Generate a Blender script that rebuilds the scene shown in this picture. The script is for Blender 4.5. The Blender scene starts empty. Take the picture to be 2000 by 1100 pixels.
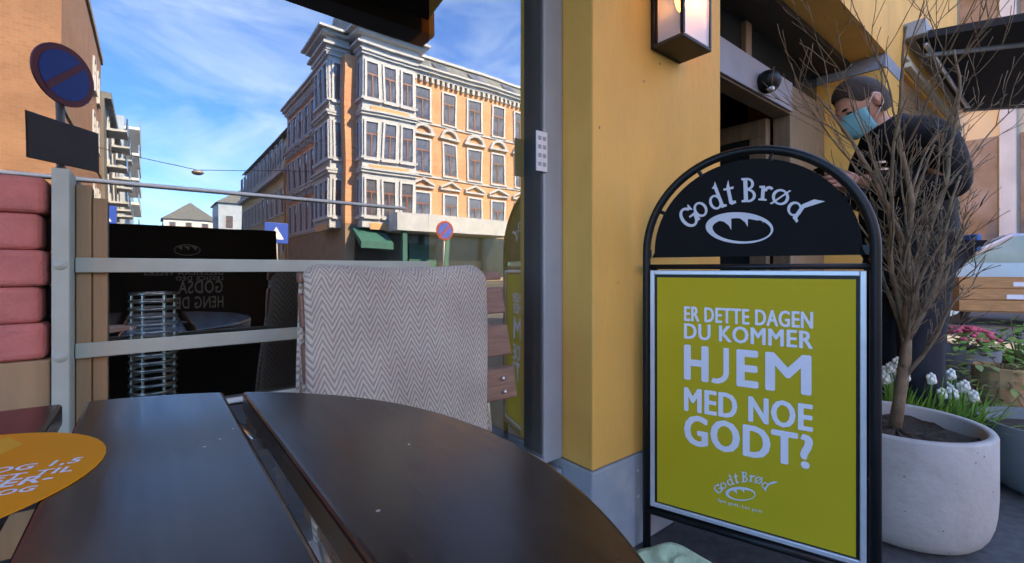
import bpy, math, random
from mathutils import Vector, Matrix
R = math.radians
random.seed(7)
scene = bpy.context.scene
COL = scene.collection

# ------------------------------------------------------------------ camera
# world axes: x runs along the cafe front, y goes into the cafe, z is up; the street is at y < 0
F = 880.0; HOR = 525.0; CH = 0.90
ANG = math.atan2(880, 1100); SN, CS = math.sin(ANG), math.cos(ANG)
cam = bpy.data.cameras.new('camera'); camo = bpy.data.objects.new('camera', cam); COL.objects.link(camo)
cam.sensor_width = 36; cam.lens = 36 * F / 2000; cam.shift_y = -(550 - HOR) / 2000
cam.clip_start = 0.02; cam.clip_end = 2000
camo.location = (0, 0, CH); camo.rotation_euler = (R(90), 0, -(math.pi / 2 - math.atan2(CS, SN)))
scene.camera = camo
# ------------------------------------------------------------------ sky, sun, exposure
SUN_EL, SUN_AZ = R(38), math.atan2(.45, .89)          # azimuth from +y towards +x
world = bpy.data.worlds.new('World'); scene.world = world; world.use_nodes = True
nt = world.node_tree; nt.nodes.clear()
wo = nt.nodes.new('ShaderNodeOutputWorld'); bg = nt.nodes.new('ShaderNodeBackground')
sky = nt.nodes.new('ShaderNodeTexSky'); sky.sky_type = 'NISHITA'; sky.sun_disc = False
sky.sun_elevation = SUN_EL; sky.sun_rotation = SUN_AZ; sky.air_density = 1.0; sky.dust_density = .3; sky.ozone_density = 2.5
tc = nt.nodes.new('ShaderNodeTexCoord'); mp = nt.nodes.new('ShaderNodeMapping'); mp.inputs['Scale'].default_value = (1, 1, 2.6)
nz = nt.nodes.new('ShaderNodeTexNoise'); nz.inputs['Scale'].default_value = 3.0; nz.inputs['Detail'].default_value = 9; nz.inputs['Roughness'].default_value = .58
nz.inputs['Distortion'].default_value = .5
rp = nt.nodes.new('ShaderNodeValToRGB'); rp.color_ramp.elements[0].position = .40; rp.color_ramp.elements[1].position = .72
rp.color_ramp.elements[0].color = (0, 0, 0, 1); rp.color_ramp.elements[1].color = (.62, .62, .62, 1)
mx = nt.nodes.new('ShaderNodeMixRGB'); mx.inputs[2].default_value = (2.9, 4.3, 6.6, 1)
L = nt.links.new
L(tc.outputs['Generated'], mp.inputs['Vector']); L(mp.outputs['Vector'], nz.inputs['Vector']); L(nz.outputs['Fac'], rp.inputs['Fac'])
L(rp.outputs['Color'], mx.inputs[0]); tint = nt.nodes.new('ShaderNodeMixRGB'); tint.blend_type = 'MULTIPLY'; tint.inputs[0].default_value = 1; tint.inputs[2].default_value = (.20, .60, 1.28, 1)
L(sky.outputs['Color'], tint.inputs[1]); L(tint.outputs['Color'], mx.inputs[1]); L(mx.outputs['Color'], bg.inputs['Color'])
bg.inputs['Strength'].default_value = .145; L(bg.outputs['Background'], wo.inputs['Surface'])
sl = bpy.data.lights.new('sun', 'SUN'); sl.energy = 3.6; sl.angle = R(.5); sl.color = (1, .93, .82)
so = bpy.data.objects.new('sun', sl); COL.objects.link(so)
d_sun = Vector((math.sin(SUN_AZ) * math.cos(SUN_EL), math.cos(SUN_AZ) * math.cos(SUN_EL), math.sin(SUN_EL)))
so.rotation_euler = d_sun.to_track_quat('Z', 'Y').to_euler(); so.location = (5, 8, 40)
vs = scene.view_settings; vs.view_transform = 'Standard'; vs.look = 'None'; vs.gamma = 1; vs.use_curve_mapping = False
vs.exposure = 2.75
vs.use_white_balance = True; vs.white_balance_temperature = 10500; vs.white_balance_tint = 10
scene.render.engine = 'CYCLES'

# ------------------------------------------------------------------ helpers
def ray(x, y):
    k = (x - 1000) / F; m = (HOR - y) / F
    return Vector((SN + k * CS, CS - k * SN, m))
def at_y(x, y, Y): d = ray(x, y); return Vector((0, 0, CH)) + d * (Y / d.y)
def at_z(x, y, Z): d = ray(x, y); return Vector((0, 0, CH)) + d * ((Z - CH) / d.z)
def at_d(x, y, D): return Vector((0, 0, CH)) + ray(x, y) * D

def nd(t, typ, **kw):
    n = t.nodes.new(typ)
    for k, v in kw.items(): setattr(n, k, v)
    return n
def mat(name, col, rough=.6, var=.12, scale=8., bump=0., bscale=None, metal=0., spec=.5, stretch=(1, 1, 1), dirt=None, dscale=2.5, damt=.5, coat=0., specks=None):
    m = bpy.data.materials.new(name); m.use_nodes = True; t = m.node_tree; b = t.nodes['Principled BSDF']
    b.inputs['Roughness'].default_value = rough; b.inputs['Metallic'].default_value = metal
    b.inputs['Specular IOR Level'].default_value = spec; b.inputs['Coat Weight'].default_value = coat
    c = nd(t, 'ShaderNodeTexCoord'); mpn = nd(t, 'ShaderNodeMapping'); mpn.inputs['Scale'].default_value = stretch
    t.links.new(c.outputs['Object'], mpn.inputs['Vector'])
    n = nd(t, 'ShaderNodeTexNoise'); n.inputs['Scale'].default_value = scale; n.inputs['Detail'].default_value = 6
    t.links.new(mpn.outputs['Vector'], n.inputs['Vector'])
    r = nd(t, 'ShaderNodeValToRGB'); e = r.color_ramp.elements
    e[0].position = .3; e[1].position = .7
    e[0].color = tuple(max(0, x * (1 - var)) for x in col) + (1,); e[1].color = tuple(min(1, x * (1 + var)) for x in col) + (1,)
    t.links.new(n.outputs['Fac'], r.inputs['Fac']); out = r.outputs['Color']
    if dirt:
        n2 = nd(t, 'ShaderNodeTexNoise'); n2.inputs['Scale'].default_value = dscale; n2.inputs['Detail'].default_value = 8; n2.inputs['Roughness'].default_value = .65
        t.links.new(mpn.outputs['Vector'], n2.inputs['Vector'])
        r2 = nd(t, 'ShaderNodeValToRGB'); r2.color_ramp.elements[0].position = .5; r2.color_ramp.elements[1].position = .78
        r2.color_ramp.elements[1].color = (damt, damt, damt, 1)
        t.links.new(n2.outputs['Fac'], r2.inputs['Fac'])
        mm = nd(t, 'ShaderNodeMixRGB'); mm.inputs[2].default_value = tuple(dirt) + (1,)
        t.links.new(r2.outputs['Color'], mm.inputs[0]); t.links.new(out, mm.inputs[1]); out = mm.outputs['Color']
    if specks:                       # (colour, cell scale, radius, share of cells)
        vo = nd(t, 'ShaderNodeTexVoronoi'); vo.inputs['Scale'].default_value = specks[1]; t.links.new(c.outputs['Object'], vo.inputs['Vector'])
        lt = nd(t, 'ShaderNodeMath', operation='LESS_THAN'); lt.inputs[1].default_value = specks[2]; t.links.new(vo.outputs['Distance'], lt.inputs[0])
        sp_ = nd(t, 'ShaderNodeSeparateColor'); t.links.new(vo.outputs['Color'], sp_.inputs[0])
        l2 = nd(t, 'ShaderNodeMath', operation='LESS_THAN'); l2.inputs[1].default_value = specks[3]; t.links.new(sp_.outputs[0], l2.inputs[0])
        mu = nd(t, 'ShaderNodeMath', operation='MULTIPLY'); t.links.new(lt.outputs[0], mu.inputs[0]); t.links.new(l2.outputs[0], mu.inputs[1])
        ms_ = nd(t, 'ShaderNodeMixRGB'); ms_.inputs[2].default_value = tuple(specks[0]) + (1,); t.links.new(mu.outputs[0], ms_.inputs[0]); t.links.new(out, ms_.inputs[1]); out = ms_.outputs['Color']
    t.links.new(out, b.inputs['Base Color'])
    if bump:
        n3 = nd(t, 'ShaderNodeTexNoise'); n3.inputs['Scale'].default_value = bscale or scale * 6; n3.inputs['Detail'].default_value = 5
        t.links.new(mpn.outputs['Vector'], n3.inputs['Vector'])
        bp = nd(t, 'ShaderNodeBump'); bp.inputs['Strength'].default_value = bump; bp.inputs['Distance'].default_value = .01
        t.links.new(n3.outputs['Fac'], bp.inputs['Height']); t.links.new(bp.outputs['Normal'], b.inputs['Normal'])
    return m

class MB:
    def __init__(s): s.v = []; s.f = []
    def add(s, vs, fs):
        o = len(s.v); s.v += [tuple(p) for p in vs]; s.f += [tuple(i + o for i in f) for f in fs]; return s
    def box(s, x0, x1, y0, y1, z0, z1):
        x0, x1 = sorted((x0, x1)); y0, y1 = sorted((y0, y1)); z0, z1 = sorted((z0, z1))
        return s.add([(x0,y0,z0),(x1,y0,z0),(x1,y1,z0),(x0,y1,z0),(x0,y0,z1),(x1,y0,z1),(x1,y1,z1),(x0,y1,z1)],
                     [(0,3,2,1),(4,5,6,7),(0,1,5,4),(1,2,6,5),(2,3,7,6),(3,0,4,7)])
    def prism(s, pts, off):            # pts: 3D polygon, extruded by vector off
        n = len(pts); a = [Vector(p) for p in pts]; o = Vector(off)
        vs = a + [p + o for p in a]
        fs = [tuple(range(n))[::-1], tuple(range(n, 2 * n))] + [(i, (i + 1) % n, n + (i + 1) % n, n + i) for i in range(n)]
        return s.add(vs, fs)
    def tube(s, pts, rad, n=8, cap=True):
        pts = [Vector(p) for p in pts]
        if not hasattr(rad, '__len__'): rad = [rad] * len(pts)
        vs = []; fs = []; up = None
        for i, p in enumerate(pts):
            t = (pts[min(i + 1, len(pts) - 1)] - pts[max(i - 1, 0)]).normalized()
            if up is None: up = Vector((0, 0, 1)) if abs(t.z) < .9 else Vector((1, 0, 0))
            a = t.cross(up)
            if a.length < 1e-5: a = t.orthogonal()
            a.normalize(); b = a.cross(t); up = b
            for j in range(n):
                q = 2 * math.pi * j / n; vs.append(p + (a * math.cos(q) + b * math.sin(q)) * rad[i])
        for i in range(len(pts) - 1):
            for j in range(n):
                fs.append((i*n+j, (i+1)*n+j, (i+1)*n+(j+1)%n, i*n+(j+1)%n))
        if cap: fs += [tuple(range(n)), tuple(range((len(pts)-1)*n, len(pts)*n))[::-1]]
        return s.add(vs, fs)
    def lathe(s, prof, n=32, c=(0, 0, 0), closed=False):
        vs = []; fs = []; m = len(prof)
        for r, z in prof:
            for j in range(n):
                q = 2 * math.pi * j / n; vs.append((c[0] + r * math.cos(q), c[1] + r * math.sin(q), c[2] + z))
        for i in range(m - 1):
            for j in range(n): fs.append((i*n+j, i*n+(j+1)%n, (i+1)*n+(j+1)%n, (i+1)*n+j))
        return s.add(vs, fs)
    def ellipsoid(s, c, r, n=12, m=8, rot=None):
        vs = []; fs = []
        for i in range(m + 1):
            th = math.pi * i / m
            for j in range(n):
                q = 2 * math.pi * j / n
                p = Vector((r[0]*math.sin(th)*math.cos(q), r[1]*math.sin(th)*math.sin(q), r[2]*math.cos(th)))
                if rot: p = rot @ p
                vs.append(p + Vector(c))
        for i in range(m):
            for j in range(n): fs.append((i*n+j, (i+1)*n+j, (i+1)*n+(j+1)%n, i*n+(j+1)%n))
        return s.add(vs, fs)
    def mesh(s, name, m, smooth=False):
        me = bpy.data.meshes.new(name); me.from_pydata(s.v, [], s.f); me.validate()
        if m: me.materials.append(m)
        if smooth:
            me.polygons.foreach_set('use_smooth', [True] * len(me.polygons))
        me.update(); return me
    def build(s, name, m, parent=None, smooth=False, bevel=0., loc=None, rz=0., seg=2):
        o = bpy.data.objects.new(name, s.mesh(name, m, smooth)); COL.objects.link(o)
        if parent: o.parent = parent
        if loc: o.location = loc
        o.rotation_euler.z = rz
        if bevel:
            b = o.modifiers.new('bevel', 'BEVEL'); b.width = bevel; b.segments = seg; b.limit_method = 'ANGLE'; b.angle_limit = R(40)
        return o
def link(name, me, parent=None, loc=(0, 0, 0), rz=0.):
    o = bpy.data.objects.new(name, me); COL.objects.link(o); o.parent = parent; o.location = loc; o.rotation_euler.z = rz; return o
def tag(o, label, cat, group=None, kind=None):
    o['label'] = label; o['category'] = cat
    if group: o['group'] = group
    if kind: o['kind'] = kind
    return o
def thing(name, label, cat, loc=(0, 0, 0), rz=0., group=None):
    o = bpy.data.objects.new(name, None); COL.objects.link(o); o.location = loc; o.rotation_euler.z = rz; o.empty_display_size = .1
    return tag(o, label, cat, group)
def struct(o): o['kind'] = 'structure'; return o
def autosmooth(o, ang=40):
    o.data.polygons.foreach_set('use_smooth', [True] * len(o.data.polygons))
    try: o.data.set_sharp_from_angle(angle=R(ang))
    except Exception: pass
    return o

def text_mesh(body, bold=0.02, shear=0.):
    """lettering as flat mesh, normalised to its own bounding box: returns verts(0..1,0..1), faces"""
    c = bpy.data.curves.new('lettering', 'FONT'); c.body = body; c.offset = bold; c.shear = shear; c.resolution_u = 3; c.space_character = 1.08
    o = bpy.data.objects.new('lettering', c); COL.objects.link(o); bpy.context.view_layer.update()
    me = bpy.data.meshes.new_from_object(o.evaluated_get(bpy.context.evaluated_depsgraph_get()))
    vs = [v.co.copy() for v in me.vertices]; fs = [tuple(p.vertices) for p in me.polygons]
    bpy.data.objects.remove(o); bpy.data.curves.remove(c); bpy.data.meshes.remove(me)
    x0 = min(v.x for v in vs); x1 = max(v.x for v in vs); y0 = min(v.y for v in vs); y1 = max(v.y for v in vs)
    return [((v.x - x0) / (x1 - x0), (v.y - y0) / (y1 - y0)) for v in vs], fs, (x1 - x0) / (y1 - y0)

# ------------------------------------------------------------------ materials
M = {}
M['yellow'] = mat('yellow_render', (.86, .44, .10), .75, .07, 3.5, .3, 45, dirt=(.60, .31, .08), dscale=2.2, damt=.6, stretch=(1, 1, .45), specks=((.28, .16, .08), 22, .10, .10))
M['plinth'] = mat('grey_plinth', (.30, .34, .38), .7, .1, 9, .15, 50, dirt=(.5, .5, .48), dscale=7, damt=.7, specks=((.62, .62, .60), 30, .2, .12))
M['greyframe'] = mat('grey_window_frame', (.34, .38, .41), .5, .06, 10)
M['black'] = mat('black_paint', (.009, .009, .010), .42, .2, 10, .02, spec=.3)
M['panel'] = mat('matt_black_panel', (.008, .008, .009), .65, .15, 10, spec=.12)
M['gasket'] = mat('black_gasket', (.07, .066, .06), .6, .1, 10)
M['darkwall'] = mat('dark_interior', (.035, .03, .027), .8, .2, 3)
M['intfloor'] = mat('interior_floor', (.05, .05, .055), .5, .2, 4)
M['steel'] = mat('sage_grey_steel', (.40, .43, .35), .45, .08, 20, .06, 60, metal=0.)
M['palebar'] = mat('pale_painted_bar', (.72, .73, .66), .4, .05, 20)
M['bright'] = mat('bright_steel', (.75, .76, .74), .28, .06, 30, metal=.9)
M['wood_brown'] = mat('brown_board', (.36, .22, .11), .6, .15, 6, .1, 40, stretch=(6, 6, .6))
M['wood_door'] = mat('door_wood', (.22, .15, .09), .5, .2, 6, .1, 40, stretch=(8, 8, .7))
M['table'] = mat('dark_stained_wood', (.036, .020, .013), .20, .4, 14, .01, 60, stretch=(7, .8, 1), dirt=(.06, .038, .024), dscale=2.5, damt=.35, specks=((.4, .38, .35), 75, .12, .03))
_t = M['table'].node_tree; _b = _t.nodes['Principled BSDF']
_c = nd(_t, 'ShaderNodeTexCoord'); _m = nd(_t, 'ShaderNodeMapping'); _m.inputs['Scale'].default_value = (28, 1.2, 1); _t.links.new(_c.outputs['Object'], _m.inputs[0])
_n = nd(_t, 'ShaderNodeTexNoise'); _n.inputs['Scale'].default_value = 3.5; _n.inputs['Detail'].default_value = 7; _t.links.new(_m.outputs[0], _n.inputs['Vector'])
_r = nd(_t, 'ShaderNodeMapRange'); _r.inputs[1].default_value = .3; _r.inputs[2].default_value = .75; _r.inputs[3].default_value = .18; _r.inputs[4].default_value = .27
_t.links.new(_n.outputs['Fac'], _r.inputs[0]); _t.links.new(_r.outputs[0], _b.inputs['Roughness'])
M['chairwood'] = mat('reddish_slat_wood', (.22, .105, .065), .45, .25, 16, .1, 60, stretch=(.8, 6, 9))
M['asphalt'] = mat('asphalt', (.07, .073, .078), .85, .3, 30, .35, 220, dirt=(.12, .12, .125), dscale=1.2, damt=.6)
M['road'] = mat('road_asphalt', (.06, .06, .062), .85, .25, 12, .2, 120)
M['kerb'] = mat('granite_kerb', (.32, .31, .30), .8, .2, 20, .2)
M['concrete'] = mat('light_concrete', (.43, .41, .38), .8, .12, 5, .25, 45, dirt=(.25, .225, .20), dscale=4.5, damt=.75, specks=((.2, .18, .16), 45, .14, .22))
M['dkconcrete'] = mat('dark_concrete', (.16, .165, .17), .8, .15, 8, .15, 60)
M['soil'] = mat('potting_soil', (.05, .032, .02), .95, .5, 40, .9, 90)
M['bark'] = mat('twig_bark', (.20, .135, .08), .8, .45, 18, .4, 120)
M['leaf'] = mat('fresh_leaf', (.13, .29, .045), .5, .35, 20)
M['leaf2'] = mat('yellow_green_leaf', (.20, .25, .06), .5, .4, 25)
M['white_petal'] = mat('white_petal', (.78, .76, .66), .6, .1, 30)
M['pink'] = mat('pink_petal', (.60, .08, .12), .6, .35, 40)
M['terracotta'] = mat('brown_paper', (.42, .24, .11), .75, .2, 12, .3)
M['crate'] = mat('orange_crate_wood', (.52, .24, .09), .6, .2, 10, .1, stretch=(1, 1, 6))
M['paper'] = mat('white_paper', (.78, .80, .84), .6, .04, 20)
M['silver'] = mat('silver_frame', (.60, .63, .68), .35, .05, 20, metal=.4)
M['poster'] = mat('olive_yellow_poster', (.57, .42, .018), .65, .04, 3, spec=.25)
M['letter'] = mat('pale_lettering', (.78, .79, .86), .6, .02, 20)
M['letter2'] = mat('grey_lettering', (.62, .66, .72), .6, .02, 20)
M['sticker'] = mat('orange_sticker', (.97, .31, .005), .5, .05, 9)
M['sticker2'] = mat('light_orange_print', (.92, .42, .03), .45, .05, 9)
M['peach'] = mat('peach_render', (.62, .335, .175), .85, .07, 1.2, .05, 8)
M['peachshade'] = M['peach']
M['trim'] = mat('pale_stone_trim', (.42, .45, .48), .8, .12, 2)
M['cream'] = mat('cream_render', (.55, .48, .34), .85, .08, 1)
M['stone'] = mat('brown_stone_base', (.27, .19, .13), .85, .15, 1.5, .1)
M['slate'] = mat('slate_roof', (.15, .17, .18), .7, .25, 2.5)
M['winframe'] = mat('white_window_frame', (.46, .48, .51), .6, .04, 3)
M['redframe'] = mat('red_brown_sash', (.22, .08, .06), .5, .1, 3)
M['winglass'] = mat('dark_window_glass', (.10, .11, .14), .08, .7, 1.2, spec=.7)
M['greenaw'] = mat('green_awning', (.02, .12, .10), .7, .1, 2)
M['darkshop'] = mat('dark_shopfront', (.02, .025, .025), .2, .3, 2)
M['awning'] = mat('black_awning_cloth', (.018, .018, .02), .85, .15, 6, .05)
M['awningbrown'] = mat('dark_brown_cassette', (.035, .026, .02), .6, .15, 6)
M['orangecap'] = mat('orange_end_cap', (.80, .22, .05), .5, .08, 6)
M['blue'] = mat('blue_sign_face', (.015, .08, .45), .4, .04, 4)
M['red'] = mat('red_sign_rim', (.34, .035, .03), .4, .04, 4)
M['galv'] = mat('galvanised_pole', (.30, .29, .28), .5, .1, 8, metal=.4)
M['brownplate'] = mat('brown_back_plate', (.12, .09, .07), .6, .1, 6)
M['redcloth'] = mat('red_blanket_cloth', (.58, .17, .14), .9, .12, 30, .3, 200)
M['mint'] = mat('mint_fleece', (.42, .56, .36), .95, .08, 30, .4, 200)
M['jacket'] = mat('black_jacket', (.007, .007, .009), .7, .3, 9, .5, 12, spec=.2)
M['trousers'] = mat('dark_trousers', (.012, .014, .022), .8, .3, 9, .35, 16)
M['shoe'] = mat('black_shoe', (.01, .01, .01), .4, .2, 9)
M['skin'] = mat('skin', (.58, .27, .18), .5, .12, 18, .06, 90)
M['skin_red'] = mat('skin_hands', (.62, .29, .21), .5, .12, 30, .06, 90)
M['hair'] = mat('grey_brown_hair', (.045, .028, .02), .6, .5, 40, .2, 60, stretch=(1, 6, 6), spec=.2)
M['mask'] = mat('blue_surgical_mask', (.16, .50, .58), .8, .07, 20, .2, 60)
M['strap'] = mat('white_strap', (.7, .72, .72), .8, .03, 20)
M['eye'] = mat('dark_eye', (.02, .012, .01), .2, .1, 20)
M['carblue'] = mat('silver_blue_car_paint', (.28, .34, .42), .25, .05, 2, metal=.4)
M['tyre'] = mat('tyre', (.02, .02, .02), .8, .1, 5)
M['paleblue'] = mat('pale_blue_render', (.34, .42, .50), .8, .1, 1)
M['greydark'] = mat('dark_grey_render', (.16, .15, .14), .8, .15, 1)
M['white'] = mat('white_render', (.68, .68, .66), .8, .06, 1)

def brick_mat(name, c1, c2, mortar, scale, bw=.5, rh=.25, ms=.02):
    m = bpy.data.materials.new(name); m.use_nodes = True; t = m.node_tree; b = t.nodes['Principled BSDF']; b.inputs['Roughness'].default_value = .85
    c = nd(t, 'ShaderNodeTexCoord'); sx = nd(t, 'ShaderNodeSeparateXYZ'); cb = nd(t, 'ShaderNodeCombineXYZ'); ad = nd(t, 'ShaderNodeMath', operation='ADD')
    t.links.new(c.outputs['Object'], sx.inputs[0]); t.links.new(sx.outputs['X'], ad.inputs[0]); t.links.new(sx.outputs['Y'], ad.inputs[1])
    t.links.new(ad.outputs[0], cb.inputs['X']); t.links.new(sx.outputs['Z'], cb.inputs['Y'])
    br = nd(t, 'ShaderNodeTexBrick'); br.inputs['Scale'].default_value = scale; br.inputs['Brick Width'].default_value = bw; br.inputs['Row Height'].default_value = rh
    br.inputs['Mortar Size'].default_value = ms; br.inputs['Color1'].default_value = c1 + (1,); br.inputs['Color2'].default_value = c2 + (1,); br.inputs['Mortar'].default_value = mortar + (1,)
    t.links.new(cb.outputs[0], br.inputs['Vector'])
    n = nd(t, 'ShaderNodeTexNoise'); n.inputs['Scale'].default_value = .7; n.inputs['Detail'].default_value = 7; t.links.new(c.outputs['Object'], n.inputs['Vector'])
    mm = nd(t, 'ShaderNodeMixRGB', blend_type='OVERLAY'); mm.inputs[0].default_value = .35; t.links.new(br.outputs['Color'], mm.inputs[1]); t.links.new(n.outputs['Fac'], mm.inputs[2])
    t.links.new(mm.outputs[0], b.inputs['Base Color'])
    bp = nd(t, 'ShaderNodeBump'); bp.inputs['Strength'].default_value = .4; bp.inputs['Distance'].default_value = .02; bp.invert = True
    t.links.new(br.outputs['Fac'], bp.inputs['Height']); t.links.new(bp.outputs['Normal'], b.inputs['Normal'])
    return m
M['brick'] = brick_mat('orange_brick', (.36, .175, .095), (.31, .145, .075), (.30, .21, .15), 1.6)
M['ashlar'] = brick_mat('peach_ashlar_render', (.64, .31, .18), (.61, .29, .165), (.40, .20, .12), 1.0, 1.6, .42, .015)

# mirror-like coated window glass
gm = bpy.data.materials.new('reflective_glass'); gm.use_nodes = True; t = gm.node_tree; t.nodes.clear()
go_ = nd(t, 'ShaderNodeOutputMaterial'); gl = nd(t, 'ShaderNodeBsdfGlossy'); gl.inputs['Roughness'].default_value = 0.0; gl.inputs['Color'].default_value = (.97, .98, 1, 1)
tr = nd(t, 'ShaderNodeBsdfTransparent'); tr.inputs['Color'].default_value = (.93, .95, .93, 1); mxs = nd(t, 'ShaderNodeMixShader'); mxs.inputs[0].default_value = .28
gc = nd(t, 'ShaderNodeTexCoord'); gmap = nd(t, 'ShaderNodeMapping'); gmap.inputs['Scale'].default_value = (1.6, 1, .9)
gn = nd(t, 'ShaderNodeTexNoise'); gn.inputs['Scale'].default_value = 3.2; gn.inputs['Detail'].default_value = 1.0
gb = nd(t, 'ShaderNodeBump'); gb.inputs['Strength'].default_value = 1.0; gb.inputs['Distance'].default_value = .00045
t.links.new(gc.outputs['Object'], gmap.inputs[0]); t.links.new(gmap.outputs[0], gn.inputs['Vector']); t.links.new(gn.outputs['Fac'], gb.inputs['Height'])
t.links.new(gb.outputs['Normal'], gl.inputs['Normal'])
t.links.new(tr.outputs[0], mxs.inputs[1]); t.links.new(gl.outputs[0], mxs.inputs[2]); t.links.new(mxs.outputs[0], go_.inputs[0])
M['glass'] = gm
# lantern pane: frosted, see-through
pm = bpy.data.materials.new('lantern_pane'); pm.use_nodes = True; t = pm.node_tree; b = t.nodes['Principled BSDF']
b.inputs['Base Color'].default_value = (.75, .77, .84, 1); b.inputs['Roughness'].default_value = .08; b.inputs['Alpha'].default_value = .42; b.inputs['Specular IOR Level'].default_value = .9
M['pane'] = pm
em = bpy.data.materials.new('warm_bulb'); em.use_nodes = True; b = em.node_tree.nodes['Principled BSDF']
b.inputs['Emission Color'].default_value = (1, .38, .08, 1); b.inputs['Emission Strength'].default_value = 4; b.inputs['Base Color'].default_value = (1, .6, .3, 1)
M['bulb'] = em
# herringbone wool
hm = bpy.data.materials.new('herringbone_wool'); hm.use_nodes = True; t = hm.node_tree; b = t.nodes['Principled BSDF']; b.inputs['Roughness'].default_value = .95; b.inputs['Specular IOR Level'].default_value = .15
b.inputs['Sheen Weight'].default_value = .3
uv = nd(t, 'ShaderNodeUVMap'); uv.uv_map = 'UVMap'
nw = nd(t, 'ShaderNodeTexNoise'); nw.inputs['Scale'].default_value = 30; nw.inputs['Detail'].default_value = 3; t.links.new(uv.outputs[0], nw.inputs['Vector'])
nadd = nd(t, 'ShaderNodeVectorMath', operation='MULTIPLY_ADD'); nadd.inputs[1].default_value = (.006, .006, 0)
t.links.new(nw.outputs['Color'], nadd.inputs[0]); t.links.new(uv.outputs[0], nadd.inputs[2])
sx = nd(t, 'ShaderNodeSeparateXYZ'); t.links.new(nadd.outputs[0], sx.inputs[0])
def mth(op, a, bb=None, cc=None):
    n = nd(t, 'ShaderNodeMath', operation=op)
    for i, q in enumerate((a, bb, cc)):
        if q is None: continue
        if hasattr(q, 'name') and hasattr(q, 'links'): t.links.new(q, n.inputs[i])
        else: n.inputs[i].default_value = q
    return n.outputs[0]
zig = mth('PINGPONG', sx.outputs['X'], .0175)                 # 31 mm per V
zz = mth('MULTIPLY_ADD', zig, 1.9, sx.outputs['Y'])
st = mth('PINGPONG', zz, .0072)
st = mth('DIVIDE', st, .0072)
fine = nd(t, 'ShaderNodeTexNoise'); fine.inputs['Scale'].default_value = 420; fine.inputs['Detail'].default_value = 3; t.links.new(uv.outputs[0], fine.inputs['Vector'])
big = nd(t, 'ShaderNodeTexNoise'); big.inputs['Scale'].default_value = 7; t.links.new(uv.outputs[0], big.inputs['Vector'])
st2 = mth('MULTIPLY_ADD', fine.outputs['Fac'], .8, st)
hr = nd(t, 'ShaderNodeValToRGB'); hr.color_ramp.elements[0].position = .55; hr.color_ramp.elements[1].position = 1.0
hr.color_ramp.elements[0].color = (.33, .245, .18, 1); hr.color_ramp.elements[1].color = (.57, .48, .39, 1)
t.links.new(st2, hr.inputs['Fac'])
hx = nd(t, 'ShaderNodeMixRGB', blend_type='OVERLAY'); hx.inputs[0].default_value = .35; t.links.new(hr.outputs[0], hx.inputs[1]); t.links.new(big.outputs['Fac'], hx.inputs[2])
t.links.new(hx.outputs[0], b.inputs['Base Color'])
hb = nd(t, 'ShaderNodeBump'); hb.inputs['Strength'].default_value = .7; hb.inputs['Distance'].default_value = .003; t.links.new(st2, hb.inputs['Height']); t.links.new(hb.outputs[0], b.inputs['Normal'])
M['wool'] = hm

# ------------------------------------------------------------------ the setting: ground, road, kerbs
GL = 1.06                      # glass plane
YF = 2 * GL - 28.0             # front line of the houses across the street
struct(MB().box(-400, 400, -400, 400, -1.0, -.13).build('ground', M['road']))
struct(MB().box(-60, 60, -5.6, 14, -.6, 0).build('pavement', M['asphalt']))
struct(MB().box(-60, 60, -5.76, -5.604, -.6, .005).build('kerb', M['kerb'], bevel=.015))
struct(MB().box(9.3 - 2.2, 60, YF - 80, YF + 3.2, -.6, 0).build('far_pavement', M['asphalt']))
struct(MB().box(-60, -1.3, YF - 80, YF + 3.2, -.6, 0).build('corner_pavement', M['asphalt']))

# ------------------------------------------------------------------ cafe building
PY = .892                      # pillar face
cafe = thing('cafe_building', 'yellow rendered cafe building with large window and recessed door', 'building')
MB().box(1.019, 1.788, PY, 1.9, .3, 2.53).build('pillar', M['yellow'], cafe, bevel=.004)
MB().box(1.014, 1.79, PY - .004, 1.9, 0, .297).build('plinth', M['plinth'], cafe, bevel=.006)
MB().box(-15, 7.6, PY, 12, 2.533, 16).build('upper_wall', M['yellow'], cafe)
MB().box(-15, -1.62, PY, 1.9, 0, 2.53).build('wall', M['yellow'], cafe)
MB().box(-1.618, 1.012, GL - .05, 1.9, 0, .27).build('window_plinth', M['plinth'], cafe, bevel=.004)
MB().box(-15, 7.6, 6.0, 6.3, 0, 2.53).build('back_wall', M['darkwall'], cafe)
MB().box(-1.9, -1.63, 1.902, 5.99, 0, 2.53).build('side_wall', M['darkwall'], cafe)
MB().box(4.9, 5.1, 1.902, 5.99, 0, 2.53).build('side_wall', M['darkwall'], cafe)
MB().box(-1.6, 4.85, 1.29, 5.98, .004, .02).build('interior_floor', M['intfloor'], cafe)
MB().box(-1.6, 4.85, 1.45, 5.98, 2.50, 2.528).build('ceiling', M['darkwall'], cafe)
# shop window: frame > pane
w = MB()
w.box(.936, 1.0185, PY + .122, GL + .05, .3, 2.53)
win = w.build('window', M['greyframe'], cafe, bevel=.006)
MB().box(.928, .9355, PY + .126, GL + .04, .33, 2.5).build('gasket', M['gasket'], win, bevel=.003)
MB().box(-1.6, .927, GL - .055, GL + .06, .272, .327).build('sill', M['greyframe'], win, bevel=.006)
MB().box(-1.6, .927, GL - .03, GL + .06, 2.47, 2.53).build('head_frame', M['greyframe'], win)
MB().box(-1.618, -1.56, GL - .04, GL + .05, .33, 2.468).build('side_frame', M['greyframe'], win)
MB().add([(-1.56, GL, .328), (.932, GL, .328), (.932, GL, 2.469), (-1.56, GL, 2.469)], [(0, 1, 2, 3)]).build('pane', M['glass'], win)
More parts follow.
